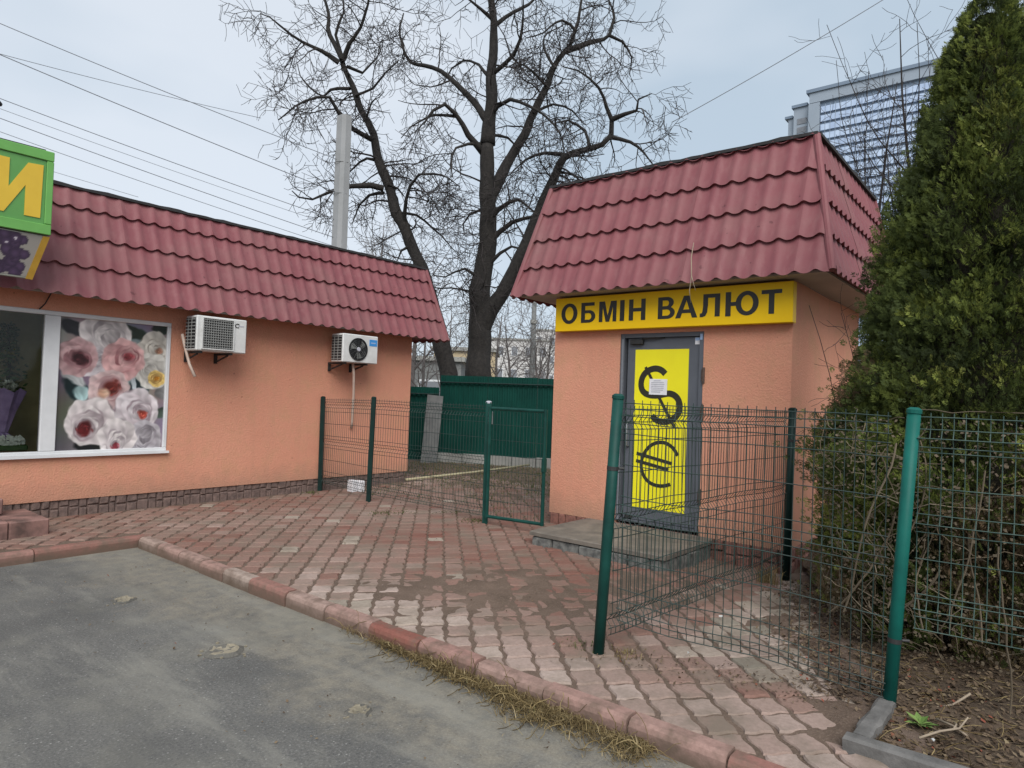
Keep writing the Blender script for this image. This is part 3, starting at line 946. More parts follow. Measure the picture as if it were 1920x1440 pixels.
def mansard(parent, ex0, ex1, ey0, ey1, ez, tx0, tx1, ty0, ty1, tz, faces):
    e = .004
    vs = [(ex0 + e, ey0 + e, ez + .03), (ex1 - e, ey0 + e, ez + .03), (ex1 - e, ey1 - e, ez + .03), (ex0 + e, ey1 - e, ez + .03),
          (tx0 + e, ty0 + e, tz), (tx1 - e, ty0 + e, tz), (tx1 - e, ty1 - e, tz), (tx0 + e, ty1 - e, tz)]
    rf = MB().add(vs, [(0, 3, 2, 1), (4, 5, 6, 7), (0, 1, 5, 4), (1, 2, 6, 5), (2, 3, 7, 6), (3, 0, 4, 7)]).build('roof', 'roof', parent)
    MB().box(tx0 + .01, tx1 - .01, ty0 + .01, ty1 - .01, tz + .001, tz + .013).build('felt_deck', 'bitumen', rf)
    def hip(p, q):
        MB().tube([p, q], .036, 10).build('hip_trim', 'roof', rf)
    hip((ex0 - .018, ey0 - .018, ez), (tx0 - .018, ty0 - .018, tz))
    hip((ex1 + .018, ey0 - .018, ez), (tx1 + .018, ty0 - .018, tz))
    hip((ex0 - .018, ey1 + .018, ez), (tx0 - .018, ty1 + .018, tz))
    if 'W' in faces: tile_face(rf, (ex0, ey1, ez), (ex0, ey0, ez), (tx0, ty1, tz), (tx0, ty0, tz), (-1, 0, .3))
    if 'S' in faces: tile_face(rf, (ex0, ey0, ez), (ex1, ey0, ez), (tx0, ty0, tz), (tx1, ty0, tz), (0, -1, .3))
    if 'N' in faces: tile_face(rf, (ex1, ey1, ez), (ex0, ey1, ez), (tx1, ty1, tz), (tx0, ty1, tz), (0, 1, .3))
    if 'E' in faces: tile_face(rf, (ex1, ey0, ez), (ex1, ey1, ez), (tx1, ty0, tz), (tx1, ty1, tz), (1, 0, .3))
    # torn roofing felt sticking up along the top edge
    f = MB()
    def felt(p, q):
        p, q = Vector(p), Vector(q)
        n = int((q - p).length / 0.12)
        d = (q - p).normalized(); w = Vector((-d.y, d.x, 0)) * .02
        top = [0.018 + 0.010 * n3(i * .9, p.x + p.y, 1.0) + 0.02 * max(0, n3(i * .35, p.x, 4.0)) for i in range(n + 1)]
        vs = []
        for i in range(n + 1):
            c = p + (q - p) * i / n
            for s, z in ((-1, -.014), (-1, top[i]), (2.2, top[i] + .004), (2.2, -.012)):
                vs.append(tuple(c + w * s + Vector((0, 0, z))))
        f.add(vs, [(i * 4 + k, i * 4 + (k + 1) % 4, i * 4 + 4 + (k + 1) % 4, i * 4 + 4 + k) for i in range(n) for k in range(4)] + [(3, 2, 1, 0), (n * 4, n * 4 + 1, n * 4 + 2, n * 4 + 3)])
    z = tz + .012
    tx0 -= .035; ty0 -= .035; tx1 += .035; ty1 += .035
    felt((tx0, ty1, z), (tx0, ty0, z)); felt((tx0 + .03, ty0, z), (tx1, ty0, z)); felt((tx1, ty0 + .03, z), (tx1, ty1, z)); felt((tx1 - .03, ty1, z), (tx0 + .03, ty1, z))
    f.build('felt_edge', 'bitumen', rf)
    return rf

def stones_along(parent, p, q, z0f, z1, out, m, size=.14, depth=.025, name='plinth_stone'):
    """rough stones set proud of a plinth face from p to q"""
    p, q, out = Vector(p), Vector(q), Vector(out)
    Ln = (q - p).length; d = (q - p).normalized()
    s = 0.0
    while s < Ln - .02:
        w = min(size * random.uniform(.7, 1.35), Ln - s)
        mid = p + d * (s + w / 2)
        zb = z0f(mid.x, mid.y)
        rows = max(1, int(round((z1 - zb) / size)))
        cuts = [zb + (z1 - zb) * i / rows + (random.uniform(-.02, .02) if 0 < i < rows else 0) for i in range(rows + 1)]
        for r_ in range(rows):
            g = .003
            a = p + d * (s + g); c = p + d * (s + w - g)
            zz0, zz1 = cuts[r_] + (g if r_ else 0), cuts[r_ + 1] - g
            dp = depth * random.uniform(.5, 1.2)
            i = .012
            vs = []
            for (e0, e1, o_) in ((0, 0, 0), (i, i, dp)):
                for (pt, sg, zz) in ((a, 1, zz0 + e0), (c, -1, zz0 + e0), (c, -1, zz1 - e1), (a, 1, zz1 - e1)):
                    jj = Vector((random.uniform(-.004, .004), random.uniform(-.004, .004)))
                    v = pt + d * (sg * e0) + out * o_ + (jj if o_ else Vector((0, 0)))
                    vs.append((v.x, v.y, zz + (random.uniform(-.006, .006) if o_ else 0)))
            b = MB().add(vs, [(4, 5, 6, 7), (0, 1, 5, 4), (1, 2, 6, 5), (2, 3, 7, 6), (3, 0, 4, 7)])
            b.build(name, m, parent, fixn=True)
        s += w

# ================================================================== FLOWER SHOP (left)
shop = thing('flower_shop', (5.0, 9.0, 0), 'long orange roughcast shop with a red metal tile roof and a wide white window', 'shop')
SY = 8.86
WX0, WX1, WZ0, WZ1 = 0.75, 3.953, 0.70, 2.335
w = MB()
w.box(-0.8, WX0, SY, SY + .25, .18, 2.62)
w.box(WX1, 8.10, SY, SY + .25, .18, 2.62)
w.box(WX0, WX1, SY, SY + .25, .18, WZ0)
w.box(WX0, WX1, SY, SY + .25, WZ1, 2.62)
w.box(7.85, 8.10, SY + .25, 13.0, .18, 2.62)
w.box(-0.8, -.55, SY + .25, 13.0, .18, 2.62)
w.build('wall', 'plaster', shop)
pl = MB()
pl.box(-0.8, 8.06, SY + .03, SY + .3, -.2, .18)
pl.box(7.8, 8.06, SY + .3, 12.9, -.2, .18)
pl = pl.build('plinth', 'plinth_back', shop)
stones_along(pl, (1.2, SY + .03), (8.06, SY + .03), lambda x, y: -.03, .205, (0, -1), 'plinth_brown', .10, .022)
mansard(shop, -1.2, 8.60, 8.51, 13.4, 2.50, -1.05, 8.44, 8.98, 13.0, 3.79, 'SE')
sf = MB().box(-1.15, 8.56, 8.54, 13.3, 2.622, 2.645)
sf.box(-1.15, 8.56, 8.545, 8.565, 2.50, 2.62)
sf.build('soffit', 'soffit', shop)
# inside of the shop
inn = MB()
inn.box(-.5, 4.6, 9.95, 10.0, 0.2, 2.62)  # back wall set close behind the window so more daylight reaches it
inn.box(4.55, 4.6, SY + .25, 10.5, 0.2, 2.62)
inn.box(-.5, 4.6, SY + .25, 10.5, .15, .2)
inn.box(-.5, 4.6, SY + .25, 10.5, 2.57, 2.62)
inn.build('room', 'interior', shop)

win = MB()
fy0, fy1 = SY - .012, SY + .075
def frame_bar(x0, x1, z0, z1, y0=fy0):
    win.bbox(x0, x1, y0, fy1, z0, z1, .006)
frame_bar(WX0, WX1, WZ1 - .05, WZ1)
frame_bar(WX0, WX1, WZ0, WZ0 + .045)
frame_bar(WX0, WX0 + .05, WZ0 + .047, WZ1 - .052)
frame_bar(WX1 - .045, WX1, WZ0 + .047, WZ1 - .052)
frame_bar(2.565, 2.72, WZ0 + .047, WZ1 - .052)
window = win.build('window', 'white_pvc', shop)
MB().box(WX0 - .02, WX1 + .02, SY - .05, SY - .013, WZ0 - .025, WZ0 + .004).build('sill', 'white_pvc', window)
MB().add([(WX0 + .05, SY + .03, WZ0 + .045), (2.565, SY + .03, WZ0 + .045), (2.565, SY + .03, WZ1 - .05), (WX0 + .05, SY + .03, WZ1 - .05)], [(0, 1, 2, 3)]).build('pane', 'glass', window)

# printed film with peonies on the right-hand pane
PW, PH = 150, 188
def paint_peonies():
    """the printed peonies, painted petal over petal on a pixel grid"""
    r_ = random.Random(5)
    X, Y = np.meshgrid((np.arange(PW + 1) / PW) * .81, (1 - np.arange(PH + 1) / PH) * 1.01)
    def nz_(s, ox, oy):
        out = np.zeros_like(X)
        for k in range(7):
            a_ = r_.random() * 6.28; f_ = s * r_.uniform(.6, 1.5)
            out += np.sin(f_ * (X * math.cos(a_) + Y * math.sin(a_)) + r_.random() * 6.28)
        return out / 3.2
    img = np.stack([.55 + .06 * nz_(9, 0, 0), .50 + .05 * nz_(9, 0, 0), .52 + .05 * nz_(9, 0, 0)], -1)
    img *= (1 - .35 * np.clip((.26 - X) / .2, 0, 1) * np.clip((Y - .25) / .2, 0, 1))[..., None]
    wx, wy = .006 * nz_(40, 0, 0) + .004 * nz_(90, 0, 0), .006 * nz_(40, 1, 1) + .004 * nz_(90, 0, 0)
    tex = nz_(70, 0, 0)
    def blob(cx, cy, ra, rb, ang, c0, c1, edge=.16, flow=1.0, al=1.0):
        nonlocal img
        dx, dy = X + wx - cx, Y + wy - cy
        a_ = dx * math.cos(ang) + dy * math.sin(ang); b_ = -dx * math.sin(ang) + dy * math.cos(ang)
        q = np.sqrt((a_ / ra) ** 2 + (b_ / rb) ** 2)
        al_ = np.clip((1 - q) / edge, 0, 1) * al
        g = np.clip(.5 + .5 * a_ / ra * flow, 0, 1)[..., None]
        col = np.array(c0) * (1 - g) + np.array(c1) * g
        col = col * (1 + .05 * tex + .05 * np.sin(b_ / rb * 9 + tex))[..., None]
        img = img * (1 - al_[..., None]) + col * al_[..., None]
    def leaf(cx, cy, ra, rb, ang, c): blob(cx, cy, ra, rb, ang, tuple(v * .7 for v in c), tuple(v * 1.2 for v in c), .25)
    for a_ in ((.10, .08, .12, .06, .5, (.17, .17, .19)), (.52, .07, .16, .06, .2, (.15, .20, .17)), (.76, .03, .08, .05, 0, (.15, .19, .16)), (.14, .55, .15, .08, .9, (.10, .17, .18)),
               (.60, .52, .09, .10, 1.2, (.13, .20, .22)), (.24, .97, .12, .06, -.2, (.13, .14, .15)), (.32, .93, .08, .09, .4, (.14, .16, .15)), (.80, .72, .05, .09, 1.5, (.28, .33, .30)), (.79, .55, .06, .07, 0, (.5, .5, .5))): leaf(*a_)
    leaf(.17, .575, .075, .06, 1.1, (.66, .78, .78)); leaf(.555, .49, .08, .025, 1.3, (.74, .78, .80)); leaf(.10, .44, .13, .05, .7, (.68, .69, .69))
    def flower(cx, cy, r, out0, out1, fx, fy, cr, core, squash=.85):
        """outer petals first, cup opening towards (fx, fy)"""
        fa = math.atan2(fy, fx + 1e-6)
        r *= 1.2; cr *= .85
        blob(cx, cy, r, r * .92, fa, tuple(v * .72 for v in out0), out1, .10)
        # big smooth outer petals, back ones first
        n = 6
        ph = r_.random() * 6.28
        for k in sorted(range(n), key=lambda k: -math.cos(ph + 6.283 * k / n - fa)):
            th = ph + 6.283 * k / n + r_.uniform(-.2, .2)
            s_ = r_.uniform(.9, 1.06)
            blob(cx + .36 * r * math.cos(th), cy + .36 * r * math.sin(th), r * .66, r * r_.uniform(.55, .68), th, tuple(v * .78 * s_ for v in out0), tuple(min(.97, v * s_) for v in out1), .10)
        # the cup: rings of thin curved petals closing on the opening
        ox, oy = cx + fx, cy + fy
        for q, m_ in ((.66, 1.0), (.54, .93), (.43, .97), (.33, .88)):
            for k in range(4):
                th = r_.random() * 6.28
                e_ = r * q * r_.uniform(.92, 1.08)
                bx_, by_ = cx + fx * (1 - q) * 1.2, cy + fy * (1 - q) * 1.2
                blob(bx_ + .10 * r * math.cos(th), by_ + .10 * r * math.sin(th), e_, e_ * squash, fa + r_.uniform(-.3, .3), tuple(v * m_ * .80 for v in out0), tuple(min(.97, v * m_) for v in out1), .09, -1.0 if k % 2 else 1.0)
        if cr > 0:
            blob(ox, oy, cr * 1.35, cr * 1.35 * squash, fa, tuple(v * .72 for v in out0), tuple(v * .9 for v in out0), .35)
            blob(ox, oy, cr, cr * squash, fa, tuple(v * .65 for v in core), tuple(v * 1.25 for v in core), .4)
            for k in range(14):
                th = r_.random() * 6.28; q = cr * r_.random() ** .5 * .95
                v_ = r_.uniform(.6, 1.9)
                blob(ox + q * math.cos(th), oy + q * squash * math.sin(th), cr * .34, cr * .13, th + 1.4, tuple(v * v_ * .7 for v in core), tuple(min(.9, v * v_ + .08) for v in core), .6, 1, .75)
    W0, W1 = (.76, .72, .73), (.92, .89, .88)
    P0, P1 = (.74, .56, .57), (.88, .78, .77)
    flower(.33, .11, .17, W0, W1, .05, .04, 0, W0)
    flower(.72, .19, .12, (.76, .72, .67), (.88, .86, .82), .035, .02, .04, (.62, .44, .36))
    flower(.70, .38, .13, (.78, .76, .73), (.86, .85, .82), -.04, -.02, 0, W0)
    flower(.25, .33, .11, (.74, .70, .72), (.87, .84, .85), .05, -.03, 0, W0)
    flower(.13, .30, .13, (.66, .46, .48), (.80, .66, .66), .02, .01, .085, (.25, .12, .14), .75)
    flower(.47, .30, .145, (.72, .46, .48), (.87, .70, .69), .04, -.03, .05, (.50, .22, .24))
    flower(.745, .44, .06, (.80, .62, .36), (.90, .78, .48), 0, 0, .03, (.74, .48, .16))
    flower(.37, .54, .135, P0, P1, .02, -.02, .095, (.40, .17, .15))
    blob(.33, .57, .055, .05, 0, (.72, .52, .42), (.92, .80, .70), .5)
    flower(.25, .79, .165, (.76, .69, .71), W1, -.045, .055, .085, (.36, .13, .14), .8)
    flower(.59, .70, .155, (.80, .72, .75), (.90, .87, .88), .055, .035, .05, (.62, .26, .22))
    flower(.66, .93, .13, (.66, .63, .66), (.80, .78, .80), .02, -.03, 0, W0)
    flower(.45, .92, .13, (.78, .73, .75), W1, -.01, .07, .045, (.58, .24, .28), .6)
    return np.clip(img * .95, 0, 1) ** 2.2

b = MB()
px0, px1, pz0, pz1 = 2.72, WX1 - .045, WZ0 + .045, WZ1 - .05
NX, NY = PW, PH
PEONY = paint_peonies()
cols = []
for j in range(NY + 1):
    for i in range(NX + 1):
        b.v.append((px0 + (px1 - px0) * i / NX, SY + .022, pz0 + (pz1 - pz0) * j / NY))
        c = PEONY[j, i]
        cols += [c[0], c[1], c[2], 1.0]
b.f = [(j * (NX + 1) + i, j * (NX + 1) + i + 1, (j + 1) * (NX + 1) + i + 1, (j + 1) * (NX + 1) + i) for j in range(NY) for i in range(NX)]
pr = b.build('flower_poster', 'print', window)
a = pr.data.color_attributes.new('print', 'FLOAT_COLOR', 'POINT')
a.data.foreach_set('color', np.array(cols, dtype=np.float32))

# display in the window
MB().box(.9, 2.55, 9.14, 9.62, .70, .735).build('display_shelf', 'wood_shelf', shop)
bq = thing('bouquet', (2.33, 9.32, .735), 'bouquet in a lilac paper cone standing inside the shop window', 'bouquet', 'bouquets in the shop window')
def cone(z0, z1, r0, r1, cx, cy, n=12, ruff=.0):
    m = MB()
    vs = []
    for (z, r_) in ((z0, r0), ((z0 + z1) / 2, (r0 + r1) / 2 * .92), (z1, r1)):
        for k in range(n):
            a_ = 2 * math.pi * k / n
            q = r_ * (1 + (.10 if k % 2 else -.06) * (ruff if z > z0 else 1))
            vs.append((cx + q * math.cos(a_), cy + q * math.sin(a_), z + (random.uniform(-.03, .03) if z == z1 else 0)))
    m.add(vs, [(l * n + k, l * n + (k + 1) % n, l * n + n + (k + 1) % n, l * n + n + k) for l in range(2) for k in range(n)] + [tuple(range(n - 1, -1, -1))])
    return m
def tuft_balls(cx, cy, cz, spread, count, r, m, name, parent):
    q = MB()
    for _ in range(count):
        x, y, z = cx + random.gauss(0, spread), cy + random.gauss(0, spread * .6), cz + random.uniform(-.5, 1) * spread
        for k in range(5):
            a_, e = random.random() * 6.28, random.uniform(-.2, 1.2)
            d = Vector((math.cos(a_) * math.cos(e), math.sin(a_) * math.cos(e), math.sin(e))) * r
            p = Vector((x, y, z)); s_ = d.cross(Vector((0, 0, 1))) * .6
            q.add([p, p + d * .6 + s_, p + d, p + d * .6 - s_], [(0, 1, 2, 3)])
    return q.build(name, m, parent)
cone(.94, 1.42, .055, .20, 2.33, 9.32, 14, 1.0).build('paper_cone', 'purple_wrap', bq)
m = MB()
for k in range(9):
    a_ = k * .7
    m.tube([(2.33, 9.32, .95), (2.33 + .11 * math.cos(a_), 9.32 + .08 * math.sin(a_), .84), (2.33 + .15 * math.cos(a_), 9.32 + .10 * math.sin(a_), .74)], [.03, .035, .012], 5)
m.build('ribbon_bow', 'purple_wrap', bq)
tuft_balls(2.33, 9.32, 1.44, .06, 26, .05, 'white_flower', 'blossoms', bq)
bq2 = thing('bouquet', (2.08, 9.40, .735), 'bouquet in teal wrapping beside the lilac cone in the window', 'bouquet', 'bouquets in the shop window')
cone(.80, 1.40, .05, .17, 2.10, 9.42, 14, 1.0).build('paper_cone', 'teal_wrap', bq2)
tuft_balls(2.10, 9.42, 1.43, .06, 22, .05, 'leafy', 'blossoms', bq2)
bx = thing('flower_trough', (2.28, 9.18, .735), 'trough of small white flowers along the bottom of the shop window', 'flower trough')
MB().bbox(1.6, 2.54, 9.13, 9.24, .736, .80, .01).build('trough', 'leafy', bx)
tuft_balls(2.1, 9.185, .85, .05, 10, .03, 'yellow_flower', 'yellow_blossoms', bx)
q = MB()
for _ in range(260):
    x, y, z = random.uniform(1.62, 2.52), random.uniform(9.13, 9.24), random.uniform(.80, .90)
    a_ = random.random() * 6.28; r_ = .022
    q.add([(x + r_ * math.cos(a_ + k * 1.57), y + r_ * .5 * math.sin(a_ + k), z + r_ * math.sin(a_ + k * 1.57)) for k in range(4)], [(0, 1, 2, 3)])
tag(q.build('white_blossoms', 'white_flower', bx), kind='stuff')
pt = thing('potted_plant', (2.45, 9.75, .2), 'tall leafy plant with yellow blossoms behind the bouquets in the window', 'plant')
m = MB()
m.tube([(2.45, 9.75, .2), (2.44, 9.76, 1.0), (2.48, 9.74, 1.7), (2.45, 9.74, 2.2)], [.03, .025, .018, .01], 6)
m.build('stem', 'bark', pt)
q = MB()
for _ in range(420):
    z = random.uniform(1.3, 2.2); r_ = .26 * (1 - abs(z - 1.6) / .9)
    a_ = random.random() * 6.28
    p = Vector((2.42 + r_ * math.cos(a_) * random.random() ** .5, 9.74 + .25 * math.sin(a_) * random.random() ** .5, z))
    d = Vector((random.gauss(0, 1), random.gauss(0, 1), random.gauss(-.2, .6))).normalized() * .07
    s_ = d.orthogonal().normalized() * .022
    q.add([p, p + d * .5 + s_, p + d, p + d * .5 - s_], [(0, 1, 2, 3)])
q.build('leaves', 'leafy', pt)
tuft_balls(2.44, 9.66, 1.85, .05, 9, .035, 'yellow_flower', 'yellow_blossoms', pt)

# wall-mounted light box sign at the left edge
sg = thing('shop_sign', (2.0, 8.3, 3.45), 'green framed light box sign with a large yellow letter above the shop window', 'sign')
MB().box(.95, 2.362, 8.13, 8.36, 3.04, 3.90).build('case', 'sign_side', sg)
fr = MB()
fr.bbox(.95, 2.362, 8.10, 8.128, 3.80, 3.90, .006)
fr.bbox(.95, 2.362, 8.10, 8.128, 3.04, 3.145, .006)
fr.bbox(2.30, 2.362, 8.101, 8.128, 3.148, 3.797, .006)
fr.build('frame', 'sign_green', sg)
MB().box(.95, 2.298, 8.118, 8.129, 3.148, 3.797).build('face', 'sign_green2', sg)
# the visible letter, drawn as one outline
le = MB()
out = [(1.815, 3.20), (1.955, 3.20), (2.125, 3.505), (2.125, 3.20), (2.262, 3.20), (2.272, 3.745), (2.140, 3.735), (1.985, 3.455), (1.985, 3.74), (1.83, 3.74)]
le.prism(out, 'Y', 8.110, 8.1175)
le.build('letter', 'sign_letter', sg, fixn=True)
MB().box(.95, 2.30, 8.16, 8.21, 3.902, 3.925).build('top_rail', 'bitumen', sg)
for x in (1.2, 2.1):
    MB().tube([(x, 8.36, 3.5), (x, 8.86, 3.5)], .02, 6).build('bracket', 'black_metal', sg)
# printed panel hanging under it, leaning back to the eave
lp = thing('sign_panel', (2.0, 8.3, 2.8), 'grey panel printed with dark grapes under the green shop sign', 'sign panel')
pa = MB()
pv = [(.95, 8.13, 3.03), (2.345, 8.13, 3.03), (2.235, 8.22, 2.585), (.95, 8.22, 2.585), (.95, 8.36, 3.03), (2.345, 8.36, 3.03), (2.235, 8.30, 2.585), (.95, 8.30, 2.585)]
pa.add(pv, [(0, 3, 2, 1), (1, 2, 6, 5), (2, 3, 7, 6), (0, 1, 5, 4), (0, 4, 7, 3), (4, 5, 6, 7)])
pa.build('board', 'sign_side', lp, fixn=True)
MB().add([(2.30, 8.120, 3.025), (2.36, 8.120, 3.025), (2.25, 8.210, 2.575), (2.19, 8.210, 2.575), (2.30, 8.132, 3.025), (2.36, 8.132, 3.025), (2.25, 8.222, 2.575), (2.19, 8.222, 2.575)],
         [(0, 3, 2, 1), (4, 5, 6, 7), (0, 1, 5, 4), (1, 2, 6, 5), (2, 3, 7, 6), (3, 0, 4, 7)]).build('trim', 'gold_trim', lp, fixn=True)
GR = [(1.90 + random.uniform(-.2, .26), 2.80 + random.uniform(-.2, .22)) for _ in range(75)]
GRR = .05
b = MB(); cols = []
NX, NY = 60, 30
for j in range(NY + 1):
    for i in range(NX + 1):
        v = j / NY
        z = 2.60 + .42 * v
        yy = 8.22 - .09 * (z - 2.585) / .445 - .003
        x1 = 2.195 + .105 * v
        x = 1.55 + (x1 - 1.55) * i / NX
        b.v.append((x, yy, z))
        g = (.27, .25, .225)
        for gi in range(len(GR)):
            hx, hz = GR[gi]
            dd = math.hypot(x - hx, z - hz)
            if dd < GRR:
                sh = 1 - dd / GRR
                g = (.035 + .05 * sh, .022 + .03 * sh, .045 + .06 * sh)
                if dd < .012 and gi % 4 == 0: g = (.55, .5, .55)
        cols += [g[0], g[1], g[2], 1]
b.f = [(j * (NX + 1) + i, j * (NX + 1) + i + 1, (j + 1) * (NX + 1) + i + 1, (j + 1) * (NX + 1) + i) for j in range(NY) for i in range(NX)]
pr = b.build('grape_print', 'print', lp)
a = pr.data.color_attributes.new('print', 'FLOAT_COLOR', 'POINT')
a.data.foreach_set('color', np.array(cols, dtype=np.float32))

# air conditioners
def aircon(x0, x1, z0, z1, y0, y1, label, kind):
    t = thing('air_conditioner', ((x0 + x1) / 2, (y0 + y1) / 2, z0), label, 'air conditioner', 'air conditioners on the shop wall')
    w_, h_ = x1 - x0, z1 - z0
    cs = MB()
    cs.bbox(x0, x1, y0, y1, z0, z1, .012)
    cs.build('case', 'ac_white', t)
    # louvred left side
    sd_ = MB().box(x0 - .006, x0 - .001, y0 + .03, y1 - .02, z0 + .03, z1 - .03)
    sd_ = sd_.build('side_panel', 'ac_dark', t)
    nsl = 9
    for k in range(nsl):
        zz = z0 + .05 + (h_ - .10) * k / (nsl - 1)
        MB().box(x0 - .016, x0 - .0065, y0 + .03, y1 - .02, zz - .006, zz + .006).build('louvre', 'ac_grille', sd_)
    for yy in (y0 + .10, y0 + .19):
        MB().box(x0 - .02, x0 - .0165, yy - .006, yy + .006, z0 + .03, z1 - .03).build('louvre', 'ac_grille', sd_)
    fy = y0 - .001
    if kind == 'square':
        gx0, gx1, gz0, gz1 = x0 + .075, x0 + w_ * .71, z0 + .035, z1 - .03
        g = MB().box(gx0, gx1, fy - .004, fy, gz0, gz1).build('fan_grille', 'ac_dark', t)
        gr = MB()
        for k in range(13):
            x = gx0 + (gx1 - gx0) * (k + .5) / 13
            gr.box(x - .0045, x + .0045, fy - .013, fy - .005, gz0, gz1)
        for k in range(12):
            z = gz0 + (gz1 - gz0) * (k + .5) / 12
            gr.box(gx0, gx1, fy - .018, fy - .0135, z - .0045, z + .0045)
        gr.build('grille_bars', 'ac_grille', g)
        fb = MB()
        for (a0, a1, c0, c1) in ((gx0 - .012, gx1 + .012, gz1, gz1 + .012), (gx0 - .012, gx1 + .012, gz0 - .012, gz0), (gx0 - .012, gx0, gz0, gz1), (gx1, gx1 + .012, gz0, gz1)):
            fb.box(a0, a1, fy - .020, fy, c0, c1)
        fb.build('grille_rim', 'ac_white', g)
        # small dark emblem
        MB().tube([(x0 + w_ * .80 + .03 * math.cos(a_), fy - .002, z1 - .085 + .025 * math.sin(a_)) for a_ in np.linspace(.6, 5.4, 9)], .006, 4).build('emblem', 'ink', t)
        MB().box(x0 + w_ * .82, x0 + w_ * .93, fy - .003, fy, z1 - .092, z1 - .080).build('emblem', 'pale_print', t)
    else:
        cx, cz, r_ = x0 + w_ * .42, z0 + h_ * .48, h_ * .405
        n = 36
        d = MB()
        vs = [(cx + r_ * math.cos(2 * math.pi * k / n), fy, cz + r_ * math.sin(2 * math.pi * k / n)) for k in range(n)]
        vs += [(cx + r_ * math.cos(2 * math.pi * k / n), fy - .014, cz + r_ * math.sin(2 * math.pi * k / n)) for k in range(n)]
        vs += [(cx + r_ * .93 * math.cos(2 * math.pi * k / n), fy - .014, cz + r_ * .93 * math.sin(2 * math.pi * k / n)) for k in range(n)]
        vs += [(cx + r_ * .93 * math.cos(2 * math.pi * k / n), fy - .002, cz + r_ * .93 * math.sin(2 * math.pi * k / n)) for k in range(n)]
        fs = [(l * n + k, l * n + (k + 1) % n, l * n + n + (k + 1) % n, l * n + n + k) for l in range(3) for k in range(n)] + [tuple(range(3 * n, 4 * n))]
        d.add(vs, fs)
        g = d.build('fan_grille', 'ac_dark', t)
        for k in range(3):
            m = MB()
            for s in range(6):
                pass
            a0 = k * 2.094
            vs = []
            for s in range(6):
                q = .2 + .68 * s / 5
                for da in (0, .75):
                    aa = a0 + da + .5 * q
                    vs.append((cx + r_ * q * math.cos(aa), fy - .004 - (.006 if da else 0), cz + r_ * q * math.sin(aa)))
            m.add(vs, [(2 * s, 2 * s + 2, 2 * s + 3, 2 * s + 1) for s in range(5)])
            m.build('fan_blade', 'ac_grille', g)
        rg = MB()
        for q in (.32, .5, .66, .82):
            rg.tube([(cx + r_ * q * math.cos(2 * math.pi * k / 24), fy - .016, cz + r_ * q * math.sin(2 * math.pi * k / 24)) for k in range(25)], .0035, 4, cap=False)
        for k in range(12):
            a_ = 2 * math.pi * k / 12
            rg.tube([(cx + r_ * .12 * math.cos(a_), fy - .017, cz + r_ * .12 * math.sin(a_)), (cx + r_ * .97 * math.cos(a_), fy - .012, cz + r_ * .97 * math.sin(a_))], .0035, 4)
        rg.build('guard_ring', 'ac_dark', g)
        hub = MB()
        hub.tube([(cx, fy - .012, cz), (cx, fy - .026, cz)], [.035, .03], 14)
        hub.build('hub', 'pale_print', g)
        lb = MB().box(x0 + w_ * .74, x0 + w_ * .965, fy - .003, fy, z1 - h_ * .36, z1 - h_ * .13).build('label', 'blue_print', t)
        MB().box(x0 + w_ * .78, x0 + w_ * .92, fy - .005, fy - .0035, z1 - h_ * .27, z1 - h_ * .23).build('label_print', 'pale_blue', lb)
    for x in (x0 + w_ * .12, x0 + w_ * .72):
        m = MB()
        m.box(x - .018, x + .018, y0 + .03, SY, z0 - .03, z0 - .002)
        m.box(x - .018, x + .018, SY - .03, SY - .001, z0 - .14, z0 - .031)
        m.tube([(x, y0 + .12, z0 - .035), (x, SY - .02, z0 - .12)], .014, 4)
        m.build('bracket', 'black_metal', t)
    return t
aircon(4.065, 4.735, 1.99, 2.435, 8.41, 8.70, 'air conditioner with a square grey grille beside the flower window', 'square')
aircon(6.295, 6.968, 1.985, 2.42, 8.41, 8.70, 'air conditioner with a round black fan and blue label near the gate', 'round')
t = MB().tube([(4.03, 8.72, 2.20), (4.06, 8.70, 2.05), (4.11, 8.66, 1.82), (4.16, 8.60, 1.66)], .019, 6).build('drain_hose', 'drain', smooth=True)
tag(t, 'short pale drain hose hanging from the square grille air conditioner', 'hose', 'air conditioner drain hoses')
t = MB().tube([(6.60, 8.55, 1.97), (6.64, 8.57, 1.80), (6.72, 8.66, 1.50), (6.82, 8.80, 1.05), (6.83, 8.83, .95)], .020, 6).build('drain_hose', 'drain', smooth=True)
tag(t, 'long pale drain hose hanging from the round fan air conditioner', 'hose', 'air conditioner drain hoses')
t = MB().tube([(2.62, 8.84, 2.62), (2.60, 8.83, 2.52), (2.55, 8.835, 2.40), (2.50, 8.84, 2.335)], .007, 5).build('wall_cable', 'black_metal')
tag(t, 'thin black cable running from the eave to the white window frame', 'cable')

# entrance step at the left edge
st = thing('entrance_step', (2.0, 8.2, 0), 'stained pink stone step in front of the flower shop', 'step')
for (a0, a1, b0, b1, z0, z1) in ((.4, 2.06, 7.86, 8.62, -.02, .165), (2.064, 2.40, 7.86, 8.62, -.02, .16)):
    MB().bbox(a0, a1, b0, b1, z0, z1, .012).build('step_stone', 'bench_stone', st)
MB().bbox(.5, 2.12, 8.30, 8.80, .166, .33, .012).build('step_stone', 'bench_stone', st)

# white block standing at the plinth
t = thing('white_block', (6.66, 8.36, 0), 'small whitewashed block standing against the shop plinth between two fence posts', 'block')
MB().bbox(6.555, 6.655, 8.38, 8.52, -.01, .175, .012).build('brick', 'paper', t)
MB().bbox(6.66, 6.755, 8.33, 8.47, -.01, .165, .012).build('brick', 'paper', t)
